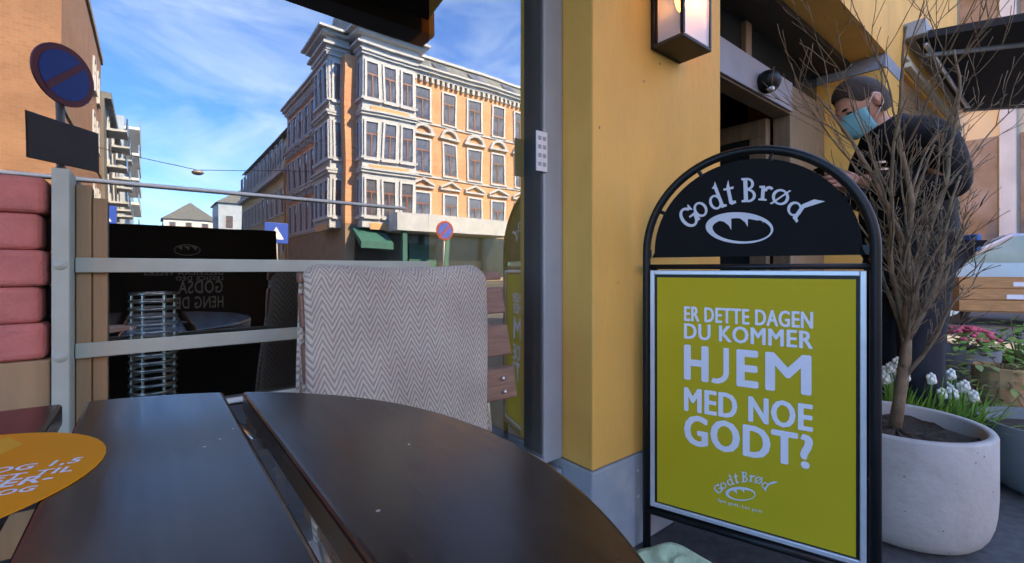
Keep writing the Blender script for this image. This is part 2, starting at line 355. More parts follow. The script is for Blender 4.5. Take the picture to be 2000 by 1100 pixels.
# door recess
s2 = 4.33; BY = 1.29
MB().box(s2, 4.85, PY, 1.9, .3, 2.42).build('door_pillar', M['yellow'], cafe, bevel=.004)
MB().box(s2 - .004, 4.85, PY - .003, 1.9, 2.423, 2.53).build('door_capital', M['plinth'], cafe, bevel=.004)
MB().box(s2 - .004, 4.85, PY - .004, 1.9, 0, .297).build('plinth', M['plinth'], cafe)
MB().box(1.79, s2 - .005, PY + .22, BY + .3, 2.49, 2.5295).build('soffit', M['awningbrown'], cafe)
door = MB().box(1.79, s2, BY, BY + .12, 2.02, 2.24).box(1.79, 1.9, BY, BY + .12, 0, 2.02).box(3.62, s2 - .005, BY, BY + .12, 0, 2.02).build('door', M['wood_door'], cafe, bevel=.006)
MB().box(1.795, 3.6, BY - .02, BY - .002, 2.03, 2.235).build('transom_board', mat('grey_transom', (.28, .27, .29), .6, .08, 5), door, bevel=.003)
MB().box(1.9, s2 - .02, BY + .05, BY + .06, 2.242, 2.488).build('transom_pane', M['darkshop'], door)
for x in (2.05, 3.0):
    MB().box(x - .04, x + .04, BY + .02, BY + .1, 2.241, 2.488).build('mullion', M['wood_door'], door, bevel=.004)
# the leaf stands open into the dark cafe
lf = MB().box(3.53, 3.6, BY + .13, BY + 1.3, .05, .35).box(3.53, 3.6, BY + .13, BY + 1.3, 1.88, 2.01).box(3.53, 3.6, BY + .13, BY + .25, .35, 1.88).box(3.53, 3.6, BY + 1.2, BY + 1.3, .35, 1.88).build('door_leaf', M['wood_door'], door, bevel=.004)
MB().box(3.56, 3.57, BY + .25, BY + 1.2, .35, 1.88).build('pane', M['darkshop'], lf)
MB().tube([(3.535, BY + 1.25, .95), (3.49, BY + 1.25, .95), (3.49, BY + 1.25, 1.25), (3.535, BY + 1.25, 1.25)], .011).build('handle', M['bright'], lf, True)
MB().box(3.72, 3.86, BY - .012, BY - .001, 1.35, 1.55).build('notice', M['paper'], door)
MB().box(1.79, 4.85, BY + .12, BY + .2, 0, .03).build('threshold', M['kerb'], door)
# shop front beyond the door
MB().box(4.85, 7.6, PY + .12, 1.9, 0, .5).build('stall_riser', M['stone'], cafe)
MB().box(4.86, 7.6, PY + .14, PY + .16, .5, 2.1).build('shop_pane', M['winglass'], cafe)
for x in (4.9, 5.75, 6.6, 7.54): MB().box(x - .05, x + .05, PY + .05, PY + .2, .5, 2.1).build('shop_frame', M['wood_brown'], cafe, bevel=.006)
MB().box(4.85, 7.6, PY + .03, 1.9, 2.1, 2.53).build('fascia', M['wood_brown'], cafe)
MB().box(7.4, 7.6, 1.9, 6, 0, 2.53).build('end_wall', M['yellow'], cafe)
tag(MB().box(4.86, 7.6, PY - .05, PY - .005, 2.56, 2.60).box(4.86, 7.6, PY - .03, PY - .005, 2.63, 2.66).build('awning_rail', M['cream'], None, bevel=.004), 'cream metal rail fixed along the wall under the awning', 'rail')
# light paper note on the glass
nt_ = MB().box(.90, .944, PY + .115, PY + .1185, 1.195, 1.315).build('paper_note', M['paper'])
tag(nt_, 'narrow white paper note stuck at the edge of the cafe window', 'note')
sc = MB()
for i in range(4):
    for j in range(2): sc.box(.906 + .019 * j, .919 + .019 * j, PY + .1142, PY + .1151, 1.21 + .026 * i, 1.222 + .026 * i)
sc.build('print', mat('grey_print', (.35, .38, .42), .7), nt_)

# ------------------------------------------------------------------ lantern on the pillar
ln = thing('wall_lantern', 'black box wall lantern with glass sides on yellow pillar', 'lantern', (1.31, PY, 1.637))
W_, Dp, Hh = .177, .12, .36
MB().box(0, W_, -.012, 0, 0, Hh).build('back_plate', M['black'], ln, bevel=.002)
MB().box(0, W_, -Dp, -.0125, 0, .012).build('base', M['awningbrown'], ln, bevel=.002)
MB().box(-.01, W_ + .01, -Dp - .01, -.0125, Hh - .02, Hh + .03).build('roof', M['black'], ln, bevel=.004)
for a, b_ in ((0, -Dp), (W_ - .012, -Dp), (0, -.026), (W_ - .012, -.026)):
    MB().box(a, a + .012, b_, b_ + .012, .0125, Hh - .021).build('corner_post', M['black'], ln, bevel=.0015)
MB().box(.0125, W_ - .0125, -Dp + .003, -Dp + .006, .0125, Hh - .021).build('pane', M['pane'], ln)
MB().box(.003, .006, -Dp + .0125, -.027, .0125, Hh - .021).build('pane', M['pane'], ln)
MB().box(W_ - .006, W_ - .003, -Dp + .0125, -.027, .0125, Hh - .021).build('pane', M['pane'], ln)
MB().lathe([(0, .0), (.022, .005), (.022, .05), (.0, .055)], 16, (W_ / 2, -Dp / 2, .0125)).build('lamp_holder', M['bright'], ln, True)
MB().ellipsoid((W_ / 2, -Dp / 2, .19), (.022, .022, .06)).build('bulb', M['bulb'], ln, True)
pl = bpy.data.lights.new('bulb_light', 'POINT'); pl.energy = .18; pl.color = (1, .5, .2); pl.shadow_soft_size = .03
plo = bpy.data.objects.new('bulb_light', pl); COL.objects.link(plo); plo.parent = ln; plo.location = (W_ / 2 + .05, -Dp / 2, .2)

# black dome lamp over the door
p = at_y(1500, 160, BY - .06)
dl = thing('dome_lamp', 'small black dome lamp on the board above the cafe door', 'lamp', (p.x, BY - .02, p.z))
MB().ellipsoid((0, -.04, 0), (.075, .075, .072), 20, 12).build('dome', M['black'], dl, True)
MB().tube([(0, .002, .02), (0, -.04, .02)], .03).build('bracket', M['black'], dl)
MB().ellipsoid((-.03, -.07, -.062), (.022, .022, .014)).build('lens', M['paper'], dl, True)

# ------------------------------------------------------------------ awnings
aw = thing('awning', 'black cloth awning with orange end cap above the cafe table', 'awning')
pe = at_y(832, 82, 3.0); ay = 2 * GL - 3.0; az = pe.z; ax = pe.x
MB().prism([(-3.4, PY - .005, 3.05), (-3.4, ay + .1, az + .14), (-3.4, ay + .1, az + .10), (-3.4, PY - .005, 3.0)], (ax + 3.36, 0, 0)).build('cloth', M['awning'], aw)
MB().box(-3.4, ax - .092, ay - .1, ay + .1, az, az + .17).build('front_bar', M['awningbrown'], aw, bevel=.01)
MB().box(ax - .09, ax + .02, ay - .105, ay + .1, az, az + .2).build('end_cap', M['orangecap'], aw, bevel=.01)
for x in (-2.2, 1.2):
    MB().tube([(x, PY, 2.8), (x + .25, (ay + PY) / 2, 2.78), (x, ay + .08, az + .08)], .02).build('arm', M['black'], aw)
aw2 = thing('awning', 'dark awning with silver arm sheltering the flower display', 'awning')
MB().prism([(4.95, PY - .055, 2.86), (4.95, -1.2, 2.52), (4.95, -1.2, 2.47), (4.95, PY - .055, 2.80)], (2.6, 0, 0)).build('cloth', M['awning'], aw2)
MB().box(4.95, 7.55, -1.24, -1.18, 2.26, 2.54).build('valance', M['awning'], aw2)
MB().box(4.87, 7.58, PY - .14, PY - .005, 2.80, 2.93).build('cassette', M['galv'], aw2, bevel=.01)
MB().tube([(5.0, PY - .12, 2.76), (7.4, PY - .12, 2.76)], .02).build('roller', M['bright'], aw2, True)
for x in (5.1, 7.2): MB().tube([(x, PY - .1, 2.7), (x + .3, .0, 2.62), (x, -1.15, 2.49)], .02).build('arm', M['galv'], aw2)

# ------------------------------------------------------------------ inside the window
g = thing('window_guard', 'sage grey steel guard rail with bolted post fixed on the cafe window', 'railing', (0, GL - .003, 0))
zt = [1.052, .906, .764, .637]
xp0 = at_y(100, 600, GL - .085).x; xp1 = at_y(136, 600, GL - .085).x
MB().box(xp0, xp1, -.082, .0, 0, 1.055).build('post', M['steel'], g, bevel=.002)
MB().tube([(-1.5, -.004, zt[0]), (.50, -.004, zt[0])], .0034).build('top_rail', M['palebar'], g, True)
for z, h, x0 in ((zt[1], .0125, xp1 + .001), (zt[2], .0125, -1.5)):
    if x0 < 0: MB().box(x0, xp0 - .001, -.008, -.002, z - h - .004, z + h - .004).build('rail', M['steel'], g, bevel=.0015)
    MB().box(xp1 + .001, .555, -.031, -.025, z - h, z + h).build('rail', M['steel'], g, bevel=.0015)
    o = MB().lathe([(0, .004), (.006, .003), (.0085, 0)], 12).build('bolt', M['steel'], g, True, loc=((xp0 + xp1) / 2, -.082, z)); o.rotation_euler.x = R(90)
MB().tube([(-.05, -.006, zt[3]), (.5, -.006, zt[3])], .006).build('bottom_rail', M['palebar'], g, True)
CY = GL - .075
x0 = max(at_y(137, 500, CY).x, xp1 + .001); x1 = at_y(172, 500, CY).x; x2 = at_y(205, 500, CY).x
cl = thing('wooden_post', 'short brown wooden post standing against the cafe window', 'post', (0, CY, 0))
MB().box(x0, x1, .050, .071, 0, 1.04).build('front_board', M['wood_brown'], cl, bevel=.002)
MB().box(x1 + .001, x2, .053, .070, 0, 1.02).build('side_board', M['wood_brown'], cl, bevel=.002)
x0 = -.62; x1 = min(at_y(98, 700, CY).x, xp0 - .001); CD = .05
ct = thing('wooden_crate', 'narrow wooden crate under red folded blankets by the window', 'crate', (0, CY, 0))
for i in range(5): MB().box(x0, x1, 0, .01, .02 + .15 * i, .16 + .15 * i).build('slat', M['wood_brown'], ct, bevel=.002)
MB().box(x0, x1, .0105, CD, .02, .035).build('bottom', M['wood_brown'], ct); MB().box(x0, x1, .0105, CD, .745, .76).build('lid', M['wood_brown'], ct)
MB().box(x0, x0 + .012, .0105, CD, .036, .744).build('side_board', M['wood_brown'], ct); MB().box(x1 - .012, x1, .0105, CD, .036, .744).build('side_board', M['wood_brown'], ct)
for x in (x0 + .02, x1 - .04): MB().box(x, x + .02, .01, CD, 0, .0195).build('foot', M['wood_brown'], ct)
nb = ['lowest', 'second lowest', 'middle', 'second highest', 'topmost']
for i in range(5):
    z = .761 + i * .056
    tag(MB().box(x0 + .02, x1 - .004 - .006 * (i % 2), .002 + .004 * (i % 2), CD + .005, z, z + .0555).build('folded_blanket', M['redcloth'], None, bevel=.009, loc=(0, CY, 0), seg=3),
        f'red folded blanket, {nb[i]} of the stack on the crate', 'blanket', 'red blankets stacked by the window')
# ribbed metal basket
p = at_y(300, 560, 1.75)
bk = thing('wire_basket', 'tall ribbed metal basket of stacked rings inside the dark cafe', 'basket', (p.x, 1.75, .02))
zb = p.z - .04
n_ = 34
for i in range(n_):
    z = .06 + (zb - .06) * i / (n_ - 1)
    if z < .35: continue
    rr = .056
    MB().tube([(rr * math.cos(q * math.pi / 12), rr * math.sin(q * math.pi / 12), z) for q in range(25)], .005, 6, False).build('ring', M['bright'], bk, True)
for q in range(6): MB().tube([(.051 * math.cos(q * 1.05), .051 * math.sin(q * 1.05), 0), (.051 * math.cos(q * 1.05), .051 * math.sin(q * 1.05), zb)], .004, 6).build('upright', M['bright'], bk)
MB().lathe([(0, 0), (.1, 0), (.1, .02), (0, .02)], 24).build('base', M['black'], bk)

# ------------------------------------------------------------------ the table
TC = Vector((-.15, .345)); TR = .413; TZ = CH - .16
tb = thing('round_table', 'round dark stained plank table in front of the window', 'table', (TC.x, TC.y, 0))
pl_edges = [(-.415, -.243), (-.223, -.088), (-.068, .067), (.087, .2215 + .02)]
pl_edges = [(-.413, -.242), (-.222, -.087), (-.067, .068), (.088, .223), (.2425, .413)]
pl_edges = [(-.413, -.242), (-.222, -.087), (-.067, .068), (.088, .223), (.2425, .413)]
for a, b_ in pl_edges[:3] + [(.088, .223)] + [(.2425, .413)]:
    pass
for a, b_ in ((-.413, -.242), (-.2225, -.0875), (-.0675, .0675), (.088, .223), (.2425, .413)):
    n = 26; top = []; bot = []
    for i in range(n + 1):
        x = a + (b_ - a) * i / n; h = math.sqrt(max(TR * TR - x * x, .0004)); top.append((x, h)); bot.append((x, -h))
    poly = top + bot[::-1]
    MB().prism([(x, y, TZ - .027) for x, y in poly], (0, 0, .027)).build('plank', M['table'], tb, bevel=.004, seg=3)
for y in (-.2, .2): MB().box(-.33, .33, y - .02, y + .02, TZ - .034, TZ - .0275).build('cross_bar', M['galv'], tb)
MB().box(-.02, .02, -.199, .199, TZ - .05, TZ - .0345).build('cross_bar', M['galv'], tb)
MB().tube([(0, 0, .03), (0, 0, TZ - .05)], .032, 20).build('pedestal', M['galv'], tb, True)
MB().lathe([(0, 0), (.22, 0), (.22, .012), (.04, .03), (0, .03)], 36).build('base', M['black'], tb)
# sticker
sk = MB()
n = 48; sk.prism([(.125 * math.cos(2 * math.pi * i / n), .125 * math.sin(2 * math.pi * i / n), 0) for i in range(n)], (0, 0, .0007))
stp = at_z(-10, 945, TZ); c_xd = Vector((-.46, .32)) * (140.8 / 144)
sc_ = Vector((CS * c_xd.x + SN * c_xd.y, -SN * c_xd.x + CS * c_xd.y))
stick = sk.build('sticker', M['sticker'], None, loc=(sc_.x, sc_.y, TZ + .0003))
tag(stick, 'round orange sticker with white lettering on the dark table', 'sticker')
srot = math.atan2(.0195, .0425) - (math.pi / 2 - math.atan2(CS, SN))
def flat_text(body, p0, h, ang, parent, m, z=.0009, bold=.02, right=False, sh=0.):
    vs, fs, asp = text_mesh(body, bold, sh); w_ = asp * h
    u = Vector((math.cos(ang), math.sin(ang))); v = Vector((-math.sin(ang), math.cos(ang)))
    P = Vector(p0) - (u * w_ if right else Vector((0, 0)))
    return MB().add([(P.x + u.x * a * w_ + v.x * c * h, P.y + u.y * a * w_ + v.y * c * h, z) for a, c in vs], fs).build('lettering', m, parent)
# light flame-like print on the sticker, then text (right ends from the photograph)
pr = MB()
for i, (x, y) in enumerate([(.02, .075), (.045, .06), (.0, .06)]):
    pr.prism([(x - .05, y - .05, .0008), (x - .01, y - .055, .0008), (x + .02, y + .01, .0008), (x + .005, y + .045, .0008), (x - .03, y + .0, .0008)], (0, 0, .00001 * (i + 1)))
pr.build('print', M['sticker2'], stick)
for body, (px, py), h in (('OG 1,5', (150, 908), .0150), ('DET TIL', (139, 923), .0120), ('TER-', (97, 942), .0150), ('OG', (63, 962), .0100)):
    q = at_z(px, py, TZ)
    flat_text(body, (q.x - sc_.x, q.y - sc_.y), h, srot, stick, M['letter'], right=True, bold=.025)

# ------------------------------------------------------------------ chair and blanket
ch = thing('slatted_chair', 'reddish brown slatted chair with steel frame under the herringbone blanket', 'chair')
XL, XR = .215, .69
def backw(z): return .893 + (z - .82) * .24
zs = [(.592, .663), (.690, .762), (.790, .853), (.872, .893)]
for z0, z1 in zs:
    MB().prism([(XL, backw(z0), z0), (XL, backw(z1), z1), (XL, backw(z1) + .022, z1), (XL, backw(z0) + .022, z0)], (XR - XL, 0, 0)).build('slat', M['chairwood'], ch, bevel=.004)
for x in (XL + .04, XR - .075):
    MB().tube([(x, .96, .0), (x, .85, .44), (x, backw(.6) + .03, .6), (x, backw(.88) + .032, .88)], .011, 10).build('back_leg', M['bright'], ch, True)
    MB().tube([(x - .05, .64, .0), (x - .05, .62, .43), (x - .05, .64, .445), (x - .02, .85, .44)], .011, 10).build('front_leg', M['bright'], ch, True)
    MB().ellipsoid((x + .035, backw(.64) - .004, .64), (.005, .004, .005), 8, 6).build('screw', M['bright'], ch, True)
    MB().ellipsoid((x + .035, backw(.61) - .004, .61), (.005, .004, .005), 8, 6).build('screw', M['bright'], ch, True)
for i in range(5):
    y = .60 + i * .056
    MB().box(XL, .60, y, y + .05, .452, .472).build('seat_slat', M['chairwood'], ch, bevel=.004)
# blanket: sheet folded in two layers over the back
def drape(name, xa, xb, out, zbot_f, zbot_b, thick, seedv, ztop):
    prof = []
    for i in range(15):
        z = zbot_f + (ztop - .045 - zbot_f) * i / 14; prof.append((backw(z) - .012 - out, z))
    yc = backw(ztop - .045) + .011; rr = .023 + out
    for i in range(1, 12):
        q = math.pi * i / 12; prof.append((yc - rr * math.cos(q), ztop - .045 + (rr + .004) * math.sin(q)))
    for i in range(15):
        z = ztop - .045 - (ztop - .045 - zbot_b) * i / 14; prof.append((backw(z) + .034 + out, z))
    nx = 44; rnd = random.Random(seedv); ph = [rnd.uniform(0, 6) for _ in range(6)]
    vs = []; uvs = []; arc = 0; arcs = [0]
    for a, b_ in zip(prof, prof[1:]): arc += math.hypot(b_[0] - a[0], b_[1] - a[1]); arcs.append(arc)
    m_ = len(prof)
    for i in range(nx + 1):
        f = i / nx; 
        for j, (y, z) in enumerate(prof):
            x = xa + (xb - xa) * f
            fr = 1 - min(1, j / 14)
            side = max(0, abs(f - .5) * 2 - .82) / .18
            edge = side ** 2; wz = .3 + .7 * max(0, min(1, (j - 5) / 10, (35 - j) / 10)); we = max(-1, min(1, (20 - j) / 6))
            wob = .006 * math.sin(4 * f - 3 * arcs[j] + ph[4]) + .004 * math.sin(7 * f + ph[0] + 2.2 * arcs[j] * 6) + .003 * math.sin(17 * f + ph[1] + 9 * arcs[j])
            yy = y + wob * we
            zz_ = z - .024 * edge * wz + .005 * math.sin(5 * f + ph[2]) * wz
            yy += .013 * edge * we
            xx = x + (.008 * math.sin(arcs[j] * 9 + ph[3])) * abs(f - .5) * 2 - .045 * fr * f * f
            vs.append((xx, yy, zz_)); uvs.append((x, arcs[j]))
    fs = [(i*m_+j, (i+1)*m_+j, (i+1)*m_+j+1, i*m_+j+1) for i in range(nx) for j in range(m_ - 1)]
    mb = MB().add(vs, fs); me = mb.mesh(name, M['wool'], True)
    ul = me.uv_layers.new(name='UVMap')
    for lp in me.loops: ul.data[lp.index].uv = uvs[lp.vertex_index]
    o = bpy.data.objects.new(name, me); COL.objects.link(o)
    sm = o.modifiers.new('thick', 'SOLIDIFY'); sm.thickness = thick; sm.offset = -1
    bv = o.modifiers.new('soft', 'BEVEL'); bv.width = thick * .4; bv.segments = 2; bv.limit_method = 'ANGLE'; bv.angle_limit = R(60)
    return o
bl = thing('wool_blanket', 'beige and grey herringbone wool blanket folded over the chair back', 'blanket')
for nm, a in (('outer_layer', (.212, .628, .017, .45, .50, .011, 3, .908)), ('inner_layer', (.222, .615, .002, .47, .53, .010, 5, .890))):
    o = drape(nm, *a); o.parent = bl

# ------------------------------------------------------------------ A-board sign
l_ = Vector((1.237, .84)); r_ = Vector((1.400, .3275)); av = (r_ - l_); SW = av.length; av.normalize()
srz = math.atan2(av.y, av.x)
def to_sign(px, py):
    d = ray(px, py); nrm = Vector((-av.y, av.x)); tt = nrm.dot(l_) / nrm.dot(Vector((d.x, d.y)))
    q = Vector((d.x, d.y)) * tt; return (q - l_).dot(av), CH + d.z * tt
def rect_frame(x0, x1, z0, z1, t_, y0, y1):
    return MB().box(x0, x0 + t_, y0, y1, z0, z1).box(x1 - t_, x1, y0, y1, z0, z1).box(x0 + t_, x1 - t_, y0, y1, z0, z0 + t_).box(x0 + t_, x1 - t_, y0, y1, z1 - t_, z1)
def arch(cx, zc, rad, r, z0=.0, n=40):
    pts = [(cx - rad, 0, z0), (cx - rad, 0, (z0 + zc) / 2)] + [(cx - rad * math.cos(math.pi * i / n), 0, zc + rad * math.sin(math.pi * i / n)) for i in range(n + 1)] + [(cx + rad, 0, (z0 + zc) / 2), (cx + rad, 0, z0)]
    return MB().tube(pts, r, 12)
class Glyph:
    """lettering pieces in a plane: every piece a hair in front of the last so none share a plane"""
    def __init__(s, y0=-.0006): s.m = MB(); s.y = y0
    def strip(s, A, B, T):
        s.y -= .00003; n = len(A)
        s.m.add([(*T(a),) for a in A] + [(*T(b),) for b in B], [(i, i + 1, n + i + 1, n + i) for i in range(n - 1)])
    def ring(s, T, cx, cy, rx, ry, tx, ty, a0=0, a1=360, n=28):
        A = []; B = []
        for i in range(n + 1):
            q = R(a0 + (a1 - a0) * i / n); A.append((cx + rx * math.cos(q), cy + ry * math.sin(q))); B.append((cx + (rx - tx) * math.cos(q), cy + (ry - ty) * math.sin(q)))
        s.strip(A, B, T)
    def poly(s, T, pts):
        s.y -= .00003; s.m.add([T(p) for p in pts], [tuple(range(len(pts)))])
def put_logo(parent, conv, k, m, yb):
    """curved word and loaf; conv: image offset (px) from the loaf centre -> local (x,z)"""
    G = Glyph(yb); H = 47 * k
    spots = [('G', -99.6, 21.5, 40), ('o', -76, 36, 32), ('d', -47, 56, 21), ('t', -20, 66, 11), ('B', 19, 74, 2), ('r', 51, 67, -4), ('ø', 80, 60, -16), ('d2', 113, 41, -36)]
    for ch_, dx, dy, ang in spots:
        ca, sa = math.cos(R(ang)), math.sin(R(ang))
        cw = {'G': .42, 'o': .3, 'd': .32, 't': .22, 'B': .33, 'r': .28, 'ø': .34, 'd2': .32}[ch_]
        chh = {'G': .5, 'o': .3, 'd': .42, 't': .4, 'B': .5, 'r': .3, 'ø': .3, 'd2': .42}[ch_]
        def T(pnt, dx=dx, dy=dy, ca=ca, sa=sa, cw=cw, chh=chh):
            x, y = (pnt[0] - cw) * H * (.80 if dx < -90 else .88 if dx < -40 else (.9 if dx < 40 else 1.0)), (pnt[1] - chh) * H * (.92 if dx < -90 else 1)
            X, Z = conv(dx * k + x * ca - y * sa, dy * k + x * sa + y * ca); return (X, G.y, Z)
        if ch_ == 'G':
            G.ring(T, .42, .48, .42, .48, .17, .11, 38, 345); G.poly(T, [(.45, .5), (.95, .5), (.95, .42), (.84, .4), (.84, .08), (.68, .08), (.68, .4), (.45, .42)])
            G.poly(T, [(.68, .72), (.84, .62), (.82, .95), (.74, .92)])
        elif ch_ == 'o': G.ring(T, .3, .3, .32, .32, .13, .085)
        elif ch_ == 'd':
            G.ring(T, .28, .3, .30, .31, .13, .085); G.poly(T, [(.44, -.02), (.72, -.02), (.72, .06), (.6, .1), (.6, 1.12), (.50, .98), (.34, .88), (.44, .84)])
        elif ch_ == 'd2':
            G.ring(T, .28, .28, .31, .31, .13, .085); G.poly(T, [(.42, -.06), (.66, -.14), (.70, -.04), (.58, .04), (.58, .55), (1.12, 1.28), (.70, 1.08), (.42, .62)])
        elif ch_ == 't':
            G.poly(T, [(.14, .02), (.24, -.06), (.46, -.02), (.46, .08), (.31, .1), (.30, .58), (.30, .98), (.16, .72), (.14, .58)]); G.poly(T, [(.0, .58), (.0, .66), (.48, .68), (.46, .58)])
        elif ch_ == 'B':
            G.poly(T, [(-.04, 0), (-.04, .08), (.07, .1), (.07, .9), (-.02, .92), (-.02, 1.0), (.26, 1.0), (.26, 0)])
            G.ring(T, .26, .75, .30, .25, .13, .085, -90, 90, 14); G.ring(T, .26, .27, .37, .28, .14, .09, -90, 90, 14)
        elif ch_ == 'r':
            G.poly(T, [(.0, 0), (.0, .07), (.09, .09), (.09, .5), (.0, .53), (.0, .6), (.24, .62), (.24, .09), (.34, .07), (.34, 0)]); G.ring(T, .42, .36, .22, .26, .12, .12, 40, 170, 12)
        elif ch_ == 'ø':
            G.ring(T, .34, .3, .36, .33, .13, .085); G.poly(T, [(-.02, -.08), (.08, -.08), (.70, .68), (.62, .68)])
    def T0(pnt): X, Z = conv(pnt[0] * k, pnt[1] * k); return (X, G.y, Z)
    # loaf: ring of uneven thickness with three cuts
    A = []; B = []; n = 48; tl = R(-3)
    for i in range(n + 1):
        q = 2 * math.pi * i / n; x, y = 66 * math.cos(q), 30.5 * math.sin(q)
        x2, y2 = 4.5 + 57 * math.cos(q), -1.5 + 24.5 * math.sin(q)
        if math.sin(q) > .1: y2 -= 4 * math.sin(q) * (1 if math.cos(q) < .55 else .3)
        A.append((x * math.cos(tl) - y * math.sin(tl), x * math.sin(tl) + y * math.cos(tl))); B.append((x2 * math.cos(tl) - y2 * math.sin(tl), x2 * math.sin(tl) + y2 * math.cos(tl)))
    G.strip(A, B, T0)
    for x0, x1, tip in ((-44, -16, (-16, -4)), (-14, 17, (16, 2)), (18, 44, (47, 8))):
        f = lambda x: 29.5 * math.sqrt(max(0, 1 - (x / 66) ** 2)) - 2
        pts = [(x0, f(x0)), (x0 + (x1 - x0) * .5, f((x0 + x1) / 2) + 1), (x1, f(x1)), tip, (tip[0] - 5, tip[1] + 9), (tip[0] - 14, tip[1] + 16), (x0 + 4, f(x0) - 6)]
        G.poly(T0, pts)
    return G.m.build('logo', m, parent)
def conv_factory(cpx, cpy):
    cx, cz = to_sign(cpx, cpy)
    def f(dx, dy): x, z = to_sign(cpx + dx, cpy - dy); return x, z
    return f
sg = thing('a_board_sign', 'round topped black pavement sign with olive yellow poster', 'sign', (l_.x, l_.y, 0), srz)
cx = .271; zc = .95; rad = .285
arch(cx, zc, rad, .0125, 0.0).build('frame', M['black'], sg, True)
MB().tube([(cx - rad, 0, .906), (cx + rad, 0, .906)], .008, 10).build('cross_bar', M['black'], sg, True)
MB().tube([(cx - rad, 0, .135), (cx + rad, 0, .135)], .0125, 10).build('cross_bar', M['black'], sg, True)
pr = .2595; n = 40
hp = [(cx - pr - .008, 0, .935)] + [(cx - pr * math.cos(math.pi * i / n), 0, zc + pr * math.sin(math.pi * i / n)) for i in range(n + 1)] + [(cx + pr + .008, 0, .935)]
hd = MB().prism([(x, -.003, z) for x, y, z in hp], (0, .006, 0)).build('header_panel', M['panel'], sg)
for q in (28, 62, 103, 150):
    a = R(q); MB().tube([(cx - .255 * math.cos(a), 0, zc + .255 * math.sin(a)), (cx - .28 * math.cos(a), 0, zc + .28 * math.sin(a))], .006, 8).build('bracket', M['black'], sg)
for s_ in (-1, 1): MB().box(cx + s_ * .262 - .008, cx + s_ * .262 + .018 * s_, -.003, .003, .935, .96).build('bracket', M['black'], sg)
put_logo(hd, conv_factory(1444.6, 445.5), 1.0, M['letter2'], -.0036)
pf = rect_frame(0, SW, .154, .895, .0135, -.012, .012).build('poster_frame', M['silver'], sg, bevel=.002)
MB().box(.0136, SW - .0136, -.006, .011, .1676, .8814).build('backing', M['black'], pf)
po = MB().box(.021, SW - .021, -.0075, -.0062, .172, .873).build('poster', M['poster'], sg)
for body, zt_, zb_, b_ in (('ER DETTE DAGEN', .786, .7425, .034), ('DU KOMMER', .735, .689, .036), ('HJEM', .671, .565, .044), ('MED NOE', .541, .471, .040), ('GODT?', .459, .372, .045)):
    vs, fs, asp = text_mesh(body, .0); bo = b_ * (zt_ - zb_) * 1.1; mb = MB()
    if body == 'HJEM': continue
    for j, (dx, dz) in enumerate([(0, 0)] + [(bo * math.cos(i * math.pi / 5), .55 * bo * math.sin(i * math.pi / 5)) for i in range(10)]):
        mb.add([(.1015 + bo + (.3255 - 2 * bo) * a + dx, -.0082 - .00004 * j, zb_ + (zt_ - zb_) * c + dz) for a, c in vs], fs)
    mb.build('lettering', M['letter'], po)
hz0, hz1 = .565, .671
for body, pxa, pxb in (('H', 1337, 1385), ('E', 1439, 1482), ('M', 1495, 1585)):
    xa = to_sign(pxa, 700)[0]; xb = to_sign(pxb, 700)[0]; vs, fs, asp = text_mesh(body, .0); mb = MB(); bo = .005 if body != 'M' else .0042
    for j, (dx, dz) in enumerate([(0, 0)] + [(bo * math.cos(i * math.pi / 5), .75 * bo * math.sin(i * math.pi / 5)) for i in range(10)]):
        mb.add([(xa + bo + (xb - xa - 2 * bo) * a + dx, -.0082 - .00004 * j, hz0 + .75 * bo + (hz1 - hz0 - 1.5 * bo) * c + dz) for a, c in vs], fs)
    mb.build('lettering', M['letter'], po)
xa = to_sign(1395, 700)[0]; xb = to_sign(1424.5, 700)[0]; G = Glyph(-.0082)
def Tj(p_): return (p_[0], G.y, p_[1])
rj = (xb - xa) * .86; tw_ = .0145
G.ring(Tj, xb - rj, hz0 + rj, rj, rj, tw_, tw_, -112, 0, 16); G.poly(Tj, [(xb - tw_, hz0 + rj), (xb, hz0 + rj), (xb, hz1), (xb - tw_, hz1)])
G.m.build('lettering', M['letter'], po)
put_logo(po, conv_factory(1447, 962), .44, M['letter2'], -.0084)
vs, fs, asp = text_mesh('Spis godt. Lev godt', .004); x0, z0 = to_sign(1403, 975); x1, z1 = to_sign(1490, 1003)
MB().add([(x0 + (x1 - x0) * a, -.0082, .2195 + .011 * c) for a, c in vs], fs).build('lettering', M['letter2'], po)
for x in (cx - rad, cx + rad): MB().tube([(x, .30, 0), (x, .075, .905), (x, .0, .906)], .0125, 12).build('rear_leg', M['black'], sg, True)
o = rect_frame(0, SW, .14, .875, .0135, -.012, .012).box(.0136, SW - .0136, -.006, .011, .154, .861).build('rear_poster_frame', M['black'], sg); o.location = (0, .30, 0); o.rotation_euler.x = R(14)
for x in (cx - rad, cx + rad): MB().tube([(x, .0, .3), (x, .235, .3)], .004, 6).build('stay', M['black'], sg)

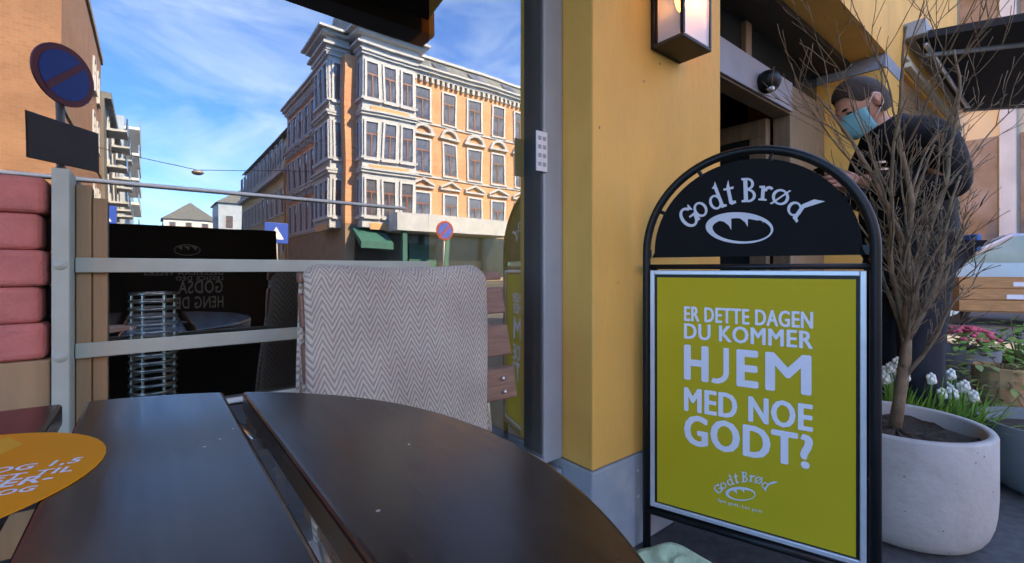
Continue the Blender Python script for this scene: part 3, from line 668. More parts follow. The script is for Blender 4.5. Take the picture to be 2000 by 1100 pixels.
# second A-board, facing the window, seen only in the glass
pa = at_y(205, 437, 3.0); pb = at_y(540, 450, 3.0)
by = 2 * GL - 3.0
s2_ = thing('notice_board', 'square black standing notice board with white lettering facing the cafe window', 'sign', (pa.x, by, 0))
BW = pb.x - pa.x; BH = (pa.z + pb.z) / 2
bd = MB().box(0, BW, -.02, 0, .12, BH).build('board', M['panel'], s2_, bevel=.006)
for x in (.03, BW - .03):
    MB().box(x - .02, x + .02, -.06, -.021, 0, BH - .05).build('leg', M['black'], s2_); MB().tube([(x, -.05, BH - .1), (x, -.45, 0)], .014).build('strut', M['black'], s2_)
def board_text(body, x0p, x1p, yt, yb):       # positions as seen in the glass; lettering faces the window (+y)
    a = at_y(x0p, yt, 3.0); b_ = at_y(x1p, yb, 3.0); vs, fs, asp = text_mesh(body, .015)
    xa, xb = a.x - pa.x, b_.x - pa.x
    MB().add([(xb + (xa - xb) * u_, .0012, b_.z + (a.z - b_.z) * v_) for u_, v_ in vs], fs).build('lettering', M['letter2'], bd)
board_text('GODSA', 350, 435, 548, 572); board_text('HENG DE', 346, 436, 580, 600)
board_text('DELLEILXA VELLES', 282, 436, 528, 537); board_text('LESSICE DED', 345, 436, 540, 547)
G = Glyph(.0012)
def Tb(pnt): q = at_y(pnt[0], pnt[1], 3.0); return (q.x - pa.x, .0012, q.z)
G.ring(Tb, 367, 489, 26, 11, 2, 1.6); 
for x in (352, 366, 380): G.poly(Tb, [(x - 6, 481), (x + 6, 482), (x + 5, 490)])
G.m.build('logo', M['letter2'], bd)

# ------------------------------------------------------------------ mint cloth on a stool at the table edge
q = at_z(1318, 1130, .46)
sto = thing('low_stool', 'small round stool under the edge of the table', 'stool', (q.x, q.y, 0))
MB().lathe([(0, .41), (.06, .41), (.065, .42), (.065, .435), (.06, .44), (0, .44)], 32).build('seat', M['chairwood'], sto, True)
for i in range(3):
    a = R(30 + 120 * i); MB().tube([(.04 * math.cos(a), .04 * math.sin(a), .41), (.1 * math.cos(a), .1 * math.sin(a), 0)], .011).build('leg', M['black'], sto)
cm = MB(); n = 40
prof = []
for i in range(11):
    f = i / 10
    prof.append([( (.155 * min(1, f * 1.15) + .005 * math.sin(j * .5 + 2 * f) * f) * math.cos(2 * math.pi * j / n), (.155 * min(1, f * 1.15) + .005 * math.sin(j * .5) * f) * math.sin(2 * math.pi * j / n), .475 - .07 * max(0, f - .8) * 5 - .003 * math.sin(j * .8 + i) ) for j in range(n)])
vs = [p_ for rw in prof for p_ in rw]; fs = [(i*n+j, (i+1)*n+j, (i+1)*n+(j+1)%n, i*n+(j+1)%n) for i in range(10) for j in range(n)]
o = cm.add(vs, fs).build('fleece_cloth', M['mint'], None, True, loc=(q.x, q.y, 0)); o.scale = (.40, .40, 1); tag(o, 'pale mint fleece cloth lying on the low stool', 'cloth')
sm = o.modifiers.new('thick', 'SOLIDIFY'); sm.thickness = .03; sm.offset = -1

# ------------------------------------------------------------------ planter and bare shrub
PC = Vector((2.065, .397)); 
pt = thing('concrete_planter', 'large pale concrete planter holding the bare shrub', 'planter', (PC.x, PC.y, 0))
MB().lathe([(.0, .0), (.17, .0), (.188, .003), (.205, .012), (.220, .028), (.232, .05), (.241, .08), (.247, .12), (.25, .17), (.25, .20), (.25, .362), (.246, .370), (.228, .370), (.224, .364), (.222, .30), (.0, .29)], 64).build('pot', M['concrete'], pt, True)
so_ = MB(); rr_ = random.Random(3); n = 40; vs = [(0, 0, .335)]; fs = []
for i in range(1, 9):
    for j in range(n):
        q_ = 2 * math.pi * j / n; r0 = .221 * i / 8; vs.append((r0 * math.cos(q_), r0 * math.sin(q_), .325 + .012 * math.sin(5 * q_ + i) * (i / 8) + rr_.uniform(-.007, .007) - .004 * i / 8))
for j in range(n): fs.append((0, 1 + j, 1 + (j + 1) % n))
for i in range(7):
    for j in range(n): fs.append((1 + i*n + j, 1 + (i+1)*n + j, 1 + (i+1)*n + (j+1)%n, 1 + i*n + (j+1)%n))
so_.add(vs, fs).build('soil', M['soil'], pt, True)

sh = thing('bare_shrub', 'leafless twiggy shrub growing in the pale concrete planter', 'shrub', (PC.x, PC.y, .31))
SD = SN * PC.x + CS * PC.y
def sp(px, py, dd=0.):        # picture position on the shrub's own depth plane (+dd metres) -> local
    q = at_d(px, py, SD + dd); return q - Vector((PC.x, PC.y, .31))
base = sp(1745, 838, .02); base.z = -.01
fork = sp(1768, 700); fork2 = sp(1772, 660)
MB().tube([base, base.lerp(fork, .4) + Vector((.006, 0, 0)), fork, fork2], [.021, .0185, .018, .013], 10).build('trunk', M['bark'], sh, True)
rb = random.Random(11)
twigs = MB(); limbs_pts = []
view = Vector((SN, CS, 0)).normalized()
def branch(mb, p0, d, length, r, depth, n=6):
    pts = [p0]; rs = [r]; p_ = p0.copy(); dd = d.normalized()
    steps = max(3, int(length / .05))
    for i in range(steps):
        dd = (dd + Vector((rb.uniform(-1, 1), rb.uniform(-1, 1), rb.uniform(-.7, 1))) * (.15 if depth < 2 else .22) + Vector((0, 0, .03))).normalized()
        p_ = p_ + dd * (length / steps); pts.append(p_.copy()); rs.append(max(.0011, r * (1 - .72 * (i + 1) / steps)))
    mb.tube(pts, rs, n)
    if depth >= 3: return
    nb_ = {0: 5, 1: 4, 2: 2}[depth]
    for i in range(nb_):
        f = .22 + .76 * (i + rb.uniform(0, .8)) / nb_
        k_ = min(len(pts) - 2, int(f * (len(pts) - 1))); q_ = pts[k_]; t_ = (pts[k_ + 1] - pts[k_]).normalized()
        ax_ = Vector((rb.uniform(-1, 1), rb.uniform(-1, 1), rb.uniform(-.2, .6)))
        nd_ = (t_ + ax_.normalized() * rb.uniform(.45, .85)).normalized()
        tgt = twigs
        branch(tgt, q_, nd_, length * rb.uniform(.34, .58), max(.0013, rs[k_] * .52), depth + 1, 5 if depth < 1 else 4)
targets = [(1712, 450, -.05, .008), (1790, 170, -.1, .011), (1770, 60, .1, .013), (1850, 90, -.05, .013), (1930, 130, .12, .013), (1960, 330, -.1, .012), (1900, 420, .15, .011),
           (1800, 250, -.15, .012), (1950, 480, .05, .009), (1745, 330, .12, .009), (1830, 420, -.12, .010), (1720, 520, -.12, .008), (1880, 560, -.1, .008)]
for i, (px, py, dd, r) in enumerate(targets):
    st_ = fork.lerp(fork2, rb.uniform(-.3, 1.0)) if i < 11 else base.lerp(fork, rb.uniform(.7, .95))
    if i < 8: st_ = fork2.lerp(fork, rb.uniform(0, .35))
    e = sp(px, py, dd); mb = MB(); dv = (e - st_)
    branch(mb, st_, dv.normalized() + Vector((0, 0, .12)), dv.length * .98, r * 1.0, 0, 7)
    mb.build('branch', M['bark'], sh, True)
tw = twigs.build('crown', M['bark'], sh, True)

# ------------------------------------------------------------------ white flowers in small pots behind the planter
def leafblade(mb, p0, d, ln_, wd, bend, n=5):
    d = Vector(d).normalized(); side = d.cross(Vector((0, 0, 1)))
    if side.length < .05: side = Vector((1, 0, 0))
    side.normalize(); p_ = Vector(p0); L_ = []; Rr = []
    for i in range(n + 1):
        f = i / n; wv = wd * math.sin(math.pi * (.12 + .88 * f)) if i < n else .0004
        L_.append(p_ + side * wv); Rr.append(p_ - side * wv)
        d = (d + Vector((0, 0, -bend / n))).normalized(); p_ = p_ + d * (ln_ / n)
    o_ = len(L_); mb.add(L_ + Rr, [(i, i + 1, o_ + i + 1, o_ + i) for i in range(o_ - 1)])
fl = [(1748, .0, 'beside the shrub trunk'), (1800, .02, 'in the middle of the row'), (1868, .0, 'at the end by the street')]
for i, (px, dd, where) in enumerate(fl):
    q = at_d(px, 700, 1.93 + dd)
    t_ = thing('potted_flowers', f'white blossoms with grassy green leaves behind the pale planter, {where}', 'flowers', (q.x, q.y, 0), group='white flowers behind the planter')
    MB().lathe([(0, 0), (.065, 0), (.085, .14), (.09, .14), (.09, .16), (.08, .16), (.078, .145), (0, .145)], 24).build('pot', M['dkconcrete'], t_, True)
    lv = MB(); fr_ = MB(); rf = random.Random(20 + i)
    hgt = (.50, .47, .45)[i]
    for k in range(220 if i < 2 else 90):
        a = rf.uniform(0, 6.28); r0 = rf.uniform(0, .07)
        leafblade(lv, (r0 * math.cos(a), r0 * math.sin(a), .14), (math.cos(a) * rf.uniform(.1, .75), math.sin(a) * rf.uniform(.1, .75), 1), rf.uniform(.19, .32), rf.uniform(.004, .009), rf.uniform(.2, 1.1))
    lv.build('leaves', M['leaf'], t_, True)
    for k in range(11):
        a = rf.uniform(0, 6.28); r0 = rf.uniform(.01, .09); x, y = r0 * math.cos(a), r0 * math.sin(a); z = hgt - rf.uniform(.0, .07) - r0 * .4
        MB().tube([(x * .5, y * .5, .14), (x * .8, y * .8, (.14 + z) / 2), (x, y, z)], .0028, 6).build('stem', M['leaf'], t_, True)
        pm_ = MB()
        for j in range(9):
            b_ = j * 2.4; zz_ = z + (j / 9 - .4) * .035; rr = .012 * math.sin(math.pi * (j + 1.5) / 11)
            pm_.ellipsoid((x + rr * math.cos(b_), y + rr * math.sin(b_), zz_), (.0085, .0085, .012), 6, 4)
        pm_.build('blossom', M['white_petal'], t_, True)

# dark bowl planter at the right edge
q = at_d(2078, 700, 1.80)
dp = thing('bowl_planter', 'low dark concrete bowl planter beside the pale planter', 'planter', (q.x, q.y, 0))
MB().lathe([(0, 0), (.17, 0), (.215, .03), (.24, .10), (.25, .2), (.25, .275), (.236, .275), (.232, .2), (0, .19)], 48).build('pot', M['dkconcrete'], dp, True)
MB().lathe([(.0, .235), (.1, .24), (.2, .232), (.234, .225)], 32).build('soil', M['soil'], dp, True)
rs_ = random.Random(5)
for k in range(6):
    a = rs_.uniform(0, 6.28); MB().ellipsoid((.16 * math.cos(a), .16 * math.sin(a), .238), (.016, .012, .009), 8, 6).build('pebble', M['concrete'], dp, True)

# leafy plants: trailing vine in paper wrapped pot, pink flower pot
def leafy(t_, n, cz, rx, rz, seedv, m, ls, drop=0.):
    rf = random.Random(seedv); mb = MB(); stm = MB()
    for k in range(n):
        a = rf.uniform(0, 6.28); r0 = rx * math.sqrt(rf.random()); z = cz + rz * rf.uniform(-1, 1) * math.sqrt(max(.05, 1 - (r0 / rx) ** 2)) - drop * (r0 / rx) ** 2
        p_ = Vector((r0 * math.cos(a), r0 * math.sin(a), z))
        d = Vector((math.cos(a + rf.uniform(-1, 1)), math.sin(a + rf.uniform(-1, 1)), rf.uniform(-.4, .7)))
        leafblade(mb, p_, d, ls * rf.uniform(.7, 1.4), ls * rf.uniform(.22, .36), rf.uniform(.2, .8), 4)
        if k % 4 == 0: stm.tube([(0, 0, cz - rz), (p_ * .5) + Vector((0, 0, (cz - rz) * .5 + .02)), p_], .0022, 4)
    mb.build('foliage', m, t_, True); stm.build('stems', M['bark'], t_, True)
q = at_d(1958, 700, 2.30)
v = thing('trailing_plant', 'yellow green trailing plant in a brown paper wrapped pot', 'plant', (q.x, q.y, 0))
MB().lathe([(0, .12), (.09, .12), (.105, .25), (.115, .40), (.108, .405), (.10, .30), (0, .30)], 18).build('pot', M['terracotta'], v)
MB().lathe([(0, 0), (.12, 0), (.12, .02), (.03, .03), (.03, .1), (.1, .119), (0, .119)], 20).build('stand', M['black'], v)
leafy(v, 190, .46, .25, .13, 31, M['leaf2'], .05, .22)
q = at_d(1888, 650, 2.75)
v = thing('pink_flower_pot', 'dark pot topped with a dome of pink red flowers', 'flowers', (q.x, q.y, 0))
MB().lathe([(0, 0), (.1, 0), (.14, .3), (.15, .42), (.14, .42), (.13, .36), (0, .36)], 28).build('pot', M['dkconcrete'], v, True)
leafy(v, 90, .44, .17, .05, 33, M['leaf'], .05)
rf = random.Random(9)
for k in range(60):
    a = rf.uniform(0, 6.28); r0 = .15 * math.sqrt(rf.random()); z = .47 + .075 * (1 - (r0 / .16) ** 2)
    MB().ellipsoid((r0 * math.cos(a), r0 * math.sin(a), z), (.017, .017, .012), 7, 4).build('blossom', M['pink'], v, True)
q = at_d(1990, 640, 2.85)
v = thing('leafy_bush', 'green leafy bush in a black tub beside the pink flowers', 'plant', (q.x, q.y, 0))
MB().lathe([(0, 0), (.12, 0), (.15, .3), (.14, .3), (.13, .26), (0, .26)], 24).build('pot', M['black'], v, True)
leafy(v, 260, .42, .24, .17, 41, M['leaf'], .06)
# orange wooden crate on trestle
q = at_d(1985, 600, 3.7)
cr = thing('display_crate', 'orange wooden display crate with white labels on black trestle', 'crate', (q.x, q.y, 0), R(-60))
for i in range(3): MB().box(-.45, .45, -.2, -.182, .56 + .092 * i, .645 + .092 * i).build('slat', M['crate'], cr, bevel=.003)
MB().box(-.45, .45, -.18, .2, .55, .565).build('bottom', M['crate'], cr); MB().box(-.45, .45, .182, .2, .566, .83).build('back_board', M['crate'], cr)
for x in (-.45, .432): MB().box(x, x + .018, -.1815, .1815, .566, .83).build('side_board', M['crate'], cr)
for x, z in ((-.12, .76), (-.16, .66), (.2, .74)): MB().box(x, x + .1, -.204, -.2005, z, z + .035).build('label', M['paper'], cr)
for x in (-.4, .4):
    for y in (-.15, .15): MB().box(x - .015, x + .015, y - .015, y + .015, 0, .549).build('leg', M['black'], cr)

# ------------------------------------------------------------------ person with mask
def skin_obj(name, pts, edges, m, parent, sub=2, root=0):
    me = bpy.data.meshes.new(name); me.from_pydata([p_[0] for p_ in pts], edges, []); me.materials.append(m)
    o = bpy.data.objects.new(name, me); COL.objects.link(o); o.parent = parent
    sk_ = o.modifiers.new('skin', 'SKIN'); sk_.use_smooth_shade = True
    ly = me.skin_vertices[0] if me.skin_vertices else None
    if ly is None:
        bm_ = __import__('bmesh').new(); bm_.from_mesh(me); bm_.verts.layers.skin.verify(); bm_.to_mesh(me); bm_.free(); ly = me.skin_vertices[0]
    for i, p_ in enumerate(pts):
        r = p_[1]; ly.data[i].radius = r if hasattr(r, '__len__') else (r, r)
        ly.data[i].use_root = (i == root)
    sb = o.modifiers.new('sub', 'SUBSURF'); sb.levels = sub; sb.render_levels = sub
    return o
mp_ = at_d(1772, 600, 2.10)
HEAD = R(133)
man = thing('person', 'person in black jacket and blue face mask looking down at their hands', 'person', (mp_.x, mp_.y, 0), HEAD); man.scale = (1.04, 1.04, 1.045)
# local: +x forward, +y left, z up
hips = (0, 0, .98)
NK = (.115, 0, 1.485); HC = Vector((.185, 0, 1.60))
Rh = (.26, -.055, 1.265); Lh = (.265, .05, 1.255)
body = [((0, 0, .98), .11), ((.0, 0, 1.15), .10), ((.0, 0, 1.32), .10), ((.03, 0, 1.42), .08), (NK, (.06, .06)), ((.15, 0, 1.55), (.062, .06)),
        ((0, .1, .9), .085), ((.03, .11, .5), .06), ((-.02, .12, .1), .045), ((.0, .12, .05), .045), ((.14, .13, .035), .035),
        ((0, -.1, .9), .085), ((.02, -.11, .5), .06), ((-.04, -.12, .1), .045), ((-.02, -.12, .05), .045), ((.12, -.13, .035), .035),
        ((.03, .18, 1.40), .058), ((.0, .24, 1.18), .044), ((.2, .09, 1.235), .034), ((Lh[0] - .02, Lh[1] + .01, Lh[2]), .026),
        ((.03, -.18, 1.40), .058), ((.0, -.24, 1.19), .044), ((.19, -.1, 1.245), .034), ((Rh[0] - .02, Rh[1] - .01, Rh[2]), .026)]
E = [(0, 1), (1, 2), (2, 3), (3, 4), (4, 5), (0, 6), (6, 7), (7, 8), (8, 9), (9, 10), (0, 11), (11, 12), (12, 13), (13, 14), (14, 15), (3, 16), (16, 17), (17, 18), (18, 19), (3, 20), (20, 21), (21, 22), (22, 23)]
skin_obj('body', body, E, M['skin'], man)
jk = [((0, 0, .84), .19), ((.0, 0, 1.0), .182), ((.01, 0, 1.17), .18), ((.02, 0, 1.33), .185), ((.045, 0, 1.435), .15), ((.10, 0, 1.505), .088), ((.108, 0, 1.52), .086),
      ((.02, .19, 1.395), .082), ((-.02, .255, 1.18), .066), ((.1, .185, 1.19), .060), ((.205, .075, 1.235), .048),
      ((.02, -.19, 1.395), .082), ((-.02, -.255, 1.19), .066), ((.1, -.185, 1.20), .060), ((.20, -.09, 1.245), .048)]
skin_obj('jacket', jk, [(0, 1), (1, 2), (2, 3), (3, 4), (4, 5), (5, 6), (4, 7), (7, 8), (8, 9), (9, 10), (4, 11), (11, 12), (12, 13), (13, 14)], M['jacket'], man)
trs = [((0, 0, .98), (.14, .165)), ((0, .105, .86), .105), ((.03, .115, .5), .082), ((-.02, .12, .12), .07), ((0, -.105, .86), .105), ((.02, -.115, .5), .082), ((-.04, -.12, .12), .07)]
skin_obj('trousers', trs, [(0, 1), (1, 2), (2, 3), (0, 4), (4, 5), (5, 6)], M['trousers'], man)
for y, x in ((.13, .0), (-.13, -.02)):
    MB().ellipsoid((x + .05, y, .035), (.145, .052, .04), 16, 10).build('shoe', M['shoe'], man, True)
# head, tilted forward
tilt = Matrix.Rotation(R(33), 3, 'Y')
def hp_(p_): return HC + tilt @ Vector(p_)
hmb = MB(); nu, nv = 36, 28; vs = []
for i in range(nv + 1):
    th = math.pi * i / nv
    for j in range(nu):
        q_ = 2 * math.pi * j / nu
        x, y, z = math.sin(th) * math.cos(q_), math.sin(th) * math.sin(q_), math.cos(th)
        X, Y, Z = x * .098, y * .077, z * .122
        if z < -.1:                                   # jaw narrows
            k_ = (-.1 - z); Y *= 1 - .28 * k_; X *= 1 - (.12 if x > 0 else .45) * k_
        if x > .3:
            fr_ = (x - .3) / .7
            X += .010 * math.exp(-((Z - .022) / .014) ** 2) * fr_                       # brow
            X -= .010 * math.exp(-((Z - .0) / .012) ** 2) * math.exp(-((abs(Y) - .032) / .016) ** 2) * fr_   # eye socket
            X += .026 * math.exp(-((Z + .028) / .02) ** 2) * math.exp(-(Y / .013) ** 2) * fr_ + .012 * math.exp(-((Z + .005) / .02) ** 2) * math.exp(-(Y / .01) ** 2) * fr_
            X += .006 * math.exp(-((Z + .068) / .012) ** 2) * math.exp(-(Y / .022) ** 2) * fr_
            X += .010 * math.exp(-((Z + .105) / .015) ** 2) * math.exp(-(Y / .025) ** 2) * fr_
        if x < 0: X *= 1.04
        vs.append(hp_((X, Y, Z)))
fs = [(i*nu+j, (i+1)*nu+j, (i+1)*nu+(j+1)%nu, i*nu+(j+1)%nu) for i in range(nv) for j in range(nu)]
hd_ = hmb.add(vs, fs).build('head', M['skin'], man, True)
for s_ in (-1, 1):
    MB().ellipsoid(hp_((.079, s_ * .031, .002)), (.012, .014, .010), 12, 8).build('eye', M['eye'], hd_, True)
    MB().ellipsoid(hp_((.084, s_ * .031, .009)), (.008, .019, .007), 12, 8, tilt).build('eyelid', M['skin'], hd_, True)
    MB().ellipsoid(hp_((.092, s_ * .034, .024)), (.007, .022, .005), 12, 6, tilt).build('eyebrow', M['hair'], hd_, True)
    em_ = MB().ellipsoid(hp_((-.012, s_ * .081, -.008)), (.021, .010, .034), 14, 10, tilt @ Matrix.Rotation(R(s_ * -18), 3, 'Z')); em_.build('ear', M['skin'], hd_, True)
    MB().ellipsoid(hp_((-.006, s_ * .089, -.004)), (.010, .005, .018), 10, 8, tilt).build('ear_hollow', M['skin_red'], hd_, True)
    MB().tube([hp_((.062, s_ * .062, -.03)), hp_((.03, s_ * .083, -.008)), hp_((-.008, s_ * .093, .02)), hp_((-.03, s_ * .088, .004))], .0018, 5).build('mask_strap', M['strap'], man, True)
    MB().tube([hp_((.05, s_ * .062, -.09)), hp_((.015, s_ * .082, -.06)), hp_((-.02, s_ * .09, -.035))], .0018, 5).build('mask_strap', M['strap'], man, True)
# hair: shell over crown, sides and back with strands relief
hv = []; hf = []; nu, nv = 56, 26; rh_ = random.Random(2)
for i in range(nv + 1):
    f = i / nv
    for j in range(nu):
        q_ = 2 * math.pi * j / nu; cq = math.cos(q_)
        lim = R(56) if cq > .75 else (R(56) + (R(128) - R(56)) * min(1, (.75 - cq) / .95))
        if .0 < cq < .55: lim = min(lim, R(84))
        th = lim * f
        x, y, z = math.sin(th) * cq, math.sin(th) * math.sin(q_), math.cos(th)
        g_ = 1.085 + (.05 * max(0, x) if z > .3 else 0) - .05 * f ** 6 + rh_.uniform(-.008, .008)
        hv.append(hp_((x * .098 * g_ * 1.03, y * .077 * g_ * 1.02, z * .122 * g_ + .004)))
for i in range(nv):
    for j in range(nu): hf.append((i*nu+j, (i+1)*nu+j, (i+1)*nu+(j+1)%nu, i*nu+(j+1)%nu))
o = MB().add(hv, hf).build('hair', M['hair'], man, True)
# face mask: curved pleated panel
mv = []; mf = []; na, nb2 = 20, 14
for i in range(nb2 + 1):
    f = i / nb2
    for j in range(na + 1):
        g_ = j / na * 2 - 1
        a = g_ * R(66); Z = .0 - .118 * f
        rad_ = .102 + .020 * math.exp(-(g_ / .35) ** 2) * math.sin(math.pi * min(1, f * 1.05)) + .004 * math.sin(math.pi * f) 
        pleat = .0028 * (((f * 4) % 1.0) - .5) * (1 if .12 < f < .9 else 0)
        X = (rad_ + pleat) * math.cos(a) * (1 - .10 * max(0, f - .75) * 2); Y = .080 * math.sin(a) * (1 + .04) * (1 - .12 * f)
        Z2 = Z - .012 * (abs(g_) ** 2) * (1 - 2 * f)
        mv.append(hp_((X, Y, Z2)))
for i in range(nb2):
    for j in range(na): mf.append((i*(na+1)+j, (i+1)*(na+1)+j, (i+1)*(na+1)+j+1, i*(na+1)+j+1))
o = MB().add(mv, mf).build('face_mask', M['mask'], man, True); sm = o.modifiers.new('thick', 'SOLIDIFY'); sm.thickness = .003; sm.offset = 1
# hands: palm and five curled fingers, holding a phone
def hand(P, s_):
    P = Vector(P); pts = [((P.x - .025, P.y + s_ * .012, P.z - .002), (.021, .026)), ((P.x + .02, P.y, P.z + .004), (.016, .034)), ((P.x + .05, P.y - s_ * .006, P.z + .008), (.013, .036))]
    Ed = [(0, 1), (1, 2)]
    for k in range(4):
        dz = (.030, .011, -.009, -.028)[k]; ln_ = (.9, 1.05, 1.0, .8)[k]
        b0 = len(pts)
        pts += [((P.x + .062, P.y - s_ * .008, P.z + .010 + dz), .0098), ((P.x + .062 + .030 * ln_, P.y - s_ * .018, P.z + .012 + dz), .0092), ((P.x + .066 + .030 * ln_, P.y - s_ * .044 * ln_, P.z + .012 + dz), .0085), ((P.x + .046 + .024 * ln_, P.y - s_ * .058 * ln_, P.z + .012 + dz), .0078)]
        Ed += [(2, b0), (b0, b0 + 1), (b0 + 1, b0 + 2), (b0 + 2, b0 + 3)]
    b0 = len(pts)
    pts += [((P.x + .01, P.y - s_ * .012, P.z + .034), .012), ((P.x + .038, P.y - s_ * .026, P.z + .052), .0105), ((P.x + .062, P.y - s_ * .036, P.z + .055), .009)]
    Ed += [(1, b0), (b0, b0 + 1), (b0 + 1, b0 + 2)]
    skin_obj('hand', pts, Ed, M['skin_red'], man, 2)
hand((.255, .062, 1.248), 1); hand((.25, -.072, 1.258), -1)
o = MB().box(-.07, .07, -.036, .036, -.004, .004).build('phone', M['black'], None, bevel=.003); 
tag(o, 'black phone held in the hands of the masked person', 'phone')
o.parent = None
Mm = Matrix.Translation((mp_.x, mp_.y, 0)) @ Matrix.Rotation(HEAD, 4, 'Z') @ Matrix.Diagonal((1.04, 1.04, 1.045, 1)) @ Matrix.Translation((.315, -.005, 1.278)) @ Matrix.Rotation(R(-40), 4, 'Y')
o.matrix_world = Mm
MB().box(-.14, -.12, .12, .2, .93, 1.0).build('pocket_cloth', mat('blue_cloth', (.05, .17, .42), .8), man, bevel=.006)
for k in range(2): MB().box(.165 - .01 * k, .195 - .01 * k, .105 + .0 * k, .13, 1.31 - .03 * k, 1.318 - .03 * k).build('zip_pull', M['silver'], man)

# ------------------------------------------------------------------ beyond the cafe to the right: pale building and parked car
rb_ = thing('pale_building', 'pale building with tall window bays at the end of the pavement', 'building', (15, 0, 0))
MB().box(0, 10, -3.2, 14, 0, 13).build('wall', M['cream'], rb_)
for i in range(14):
    y = -3.0 + i * .95
    MB().box(-.22, -.005, y, y + .26, .9, 12.6).build('pilaster', M['trim'], rb_, bevel=.02)
    for z in (1.0, 4.6, 8.2): MB().box(-.06, -.004, y + .3, y + .9, z, z + 2.9).build('window', M['winglass'], rb_)
MB().box(-.3, -.005, -3.2, 14, .0, .88).build('base_course', M['stone'], rb_)
def car(name, label, loc, rz, paint):
    c = thing(name, label, 'car', loc, rz)
    side = [(-2.05, .35), (-2.1, .62), (-1.95, .86), (-1.3, .95), (-.75, 1.38), (.55, 1.45), (1.25, 1.0), (1.95, .88), (2.1, .6), (2.05, .35)]
    MB().prism([(x, -.82, z) for x, z in side], (0, 1.64, 0)).build('body', paint, c, bevel=.07, seg=3)
    gl_ = [(-1.2, .97), (-.72, 1.33), (.5, 1.40), (1.12, 1.0)]
    for y in (-.826, .822): MB().prism([(x, y, z) for x, z in gl_], (0, .004, 0)).build('side_window', M['winglass'], c)
    MB().prism([(1.27, -.7, 1.02), (.6, -.66, 1.43), (.6, .66, 1.43), (1.27, .7, 1.02)], (.012, 0, .01)).build('windscreen', M['winglass'], c)
    for x in (-1.3, 1.3):
        for y in (-.8, .8):
            w_ = MB().tube([(x, y - .1, .32), (x, y + .1, .32)], .32, 24).build('wheel', M['tyre'], c); MB().tube([(x, y - .11, .32), (x, y + .11, .32)], .2, 16).build('rim', M['bright'], w_)
    for y in (-.6, .6): MB().ellipsoid((2.07, y, .68), (.05, .16, .07), 10, 6).build('headlight', M['paper'], c, True)
    return c
car('parked_car', 'silver blue car parked beyond the flower display', (11.2, .2, 0), R(100), M['carblue'])

# ------------------------------------------------------------------ across the street (seen in the glass)
winmesh = {}
def window_meshes(w_, h, key):
    if key in winmesh: return winmesh[key]
    f = MB(); t_ = .13; o1 = .10
    f.box(-w_/2 - t_, -w_/2, 0.003, o1, -.12, h + .12).box(w_/2, w_/2 + t_, 0.003, o1, -.12, h + .12).box(-w_/2, w_/2, 0.003, o1, h, h + .12)
    f.box(-w_/2 - t_ - .05, w_/2 + t_ + .05, .003, o1 + .08, -.22, -.121)
    s_ = MB().box(-w_/2, w_/2, .03, .06, h * .64, h * .64 + .10).box(-.035, .035, .03, .058, 0, h * .64)
    p_ = MB().box(-w_/2, w_/2, .003, .022, 0, h)
    winmesh[key] = (f.mesh('window', M['winframe']), s_.mesh('sash', M['redframe']), p_.mesh('pane', M['winglass'])); return winmesh[key]
def put_window(parent, x, y, z, rz, w_, h):
    f, s_, p_ = window_meshes(w_, h, (w_, h)); o = link('window', f, parent, (x, y, z), rz)
    link('sash', s_, o); link('pane', p_, o); return o
def curtain_white(): pass
cb_ = thing('corner_building', 'peach rendered corner building with pale stone bay windows across the street', 'building')
CX = 9.3; X1 = 34.0; LEN = 15.0; EV = 14.1
MB().box(CX, X1, YF - LEN, YF, 3.7, EV).build('wall', M['ashlar'], cb_)
MB().box(CX, X1, YF - LEN, YF - .02, 0, 3.695).build('ground_floor', M['stone'], cb_)
def cornice(x0, x1, y0, y1, z, out, nx=None):   # box cornice stepping out
    pass
# main cornices along the two streets
for z0, z1, o_ in ((EV + .002, EV + .22, .25), (EV + .222, EV + .42, .45), (EV + .422, EV + .55, .6)):
    MB().box(CX + 4.36, X1, YF - .3, YF + o_, z0, z1).build('cornice', M['trim'], cb_)
    MB().box(CX - o_, CX + .3, YF - LEN, YF - 4.2, z0, z1).build('cornice', M['trim'], cb_)
for i in range(46):
    x = CX + 4.5 + i * .43; MB().box(x, x + .2, YF + .002, YF + .24, EV - .34, EV).build('bracket', M['trim'], cb_)
for i in range(20):
    y = YF - 4.6 - i * .5; MB().box(CX - .24, CX - .002, y - .2, y, EV - .34, EV).build('bracket', M['trim'], cb_)
rows = (11.2, 7.54, 3.95)
cols = [14.5 + 2.17 * i for i in range(9)]
for r_i, z in enumerate(rows):
    for x in cols: put_window(cb_, x, YF, z, 0, 1.05, 2.15)
    MB().box(13.62, X1, YF + .003, YF + .09, z - .36, z - .225).build('string_course', M['trim'], cb_)
    for i in range(6): put_window(cb_, CX, YF - 5.6 - i * 1.65, z, R(90), .85, 2.15)
    MB().box(CX - .09, CX - .003, YF - LEN, YF - 4.2, z - .36, z - .225).build('string_course', M['trim'], cb_)
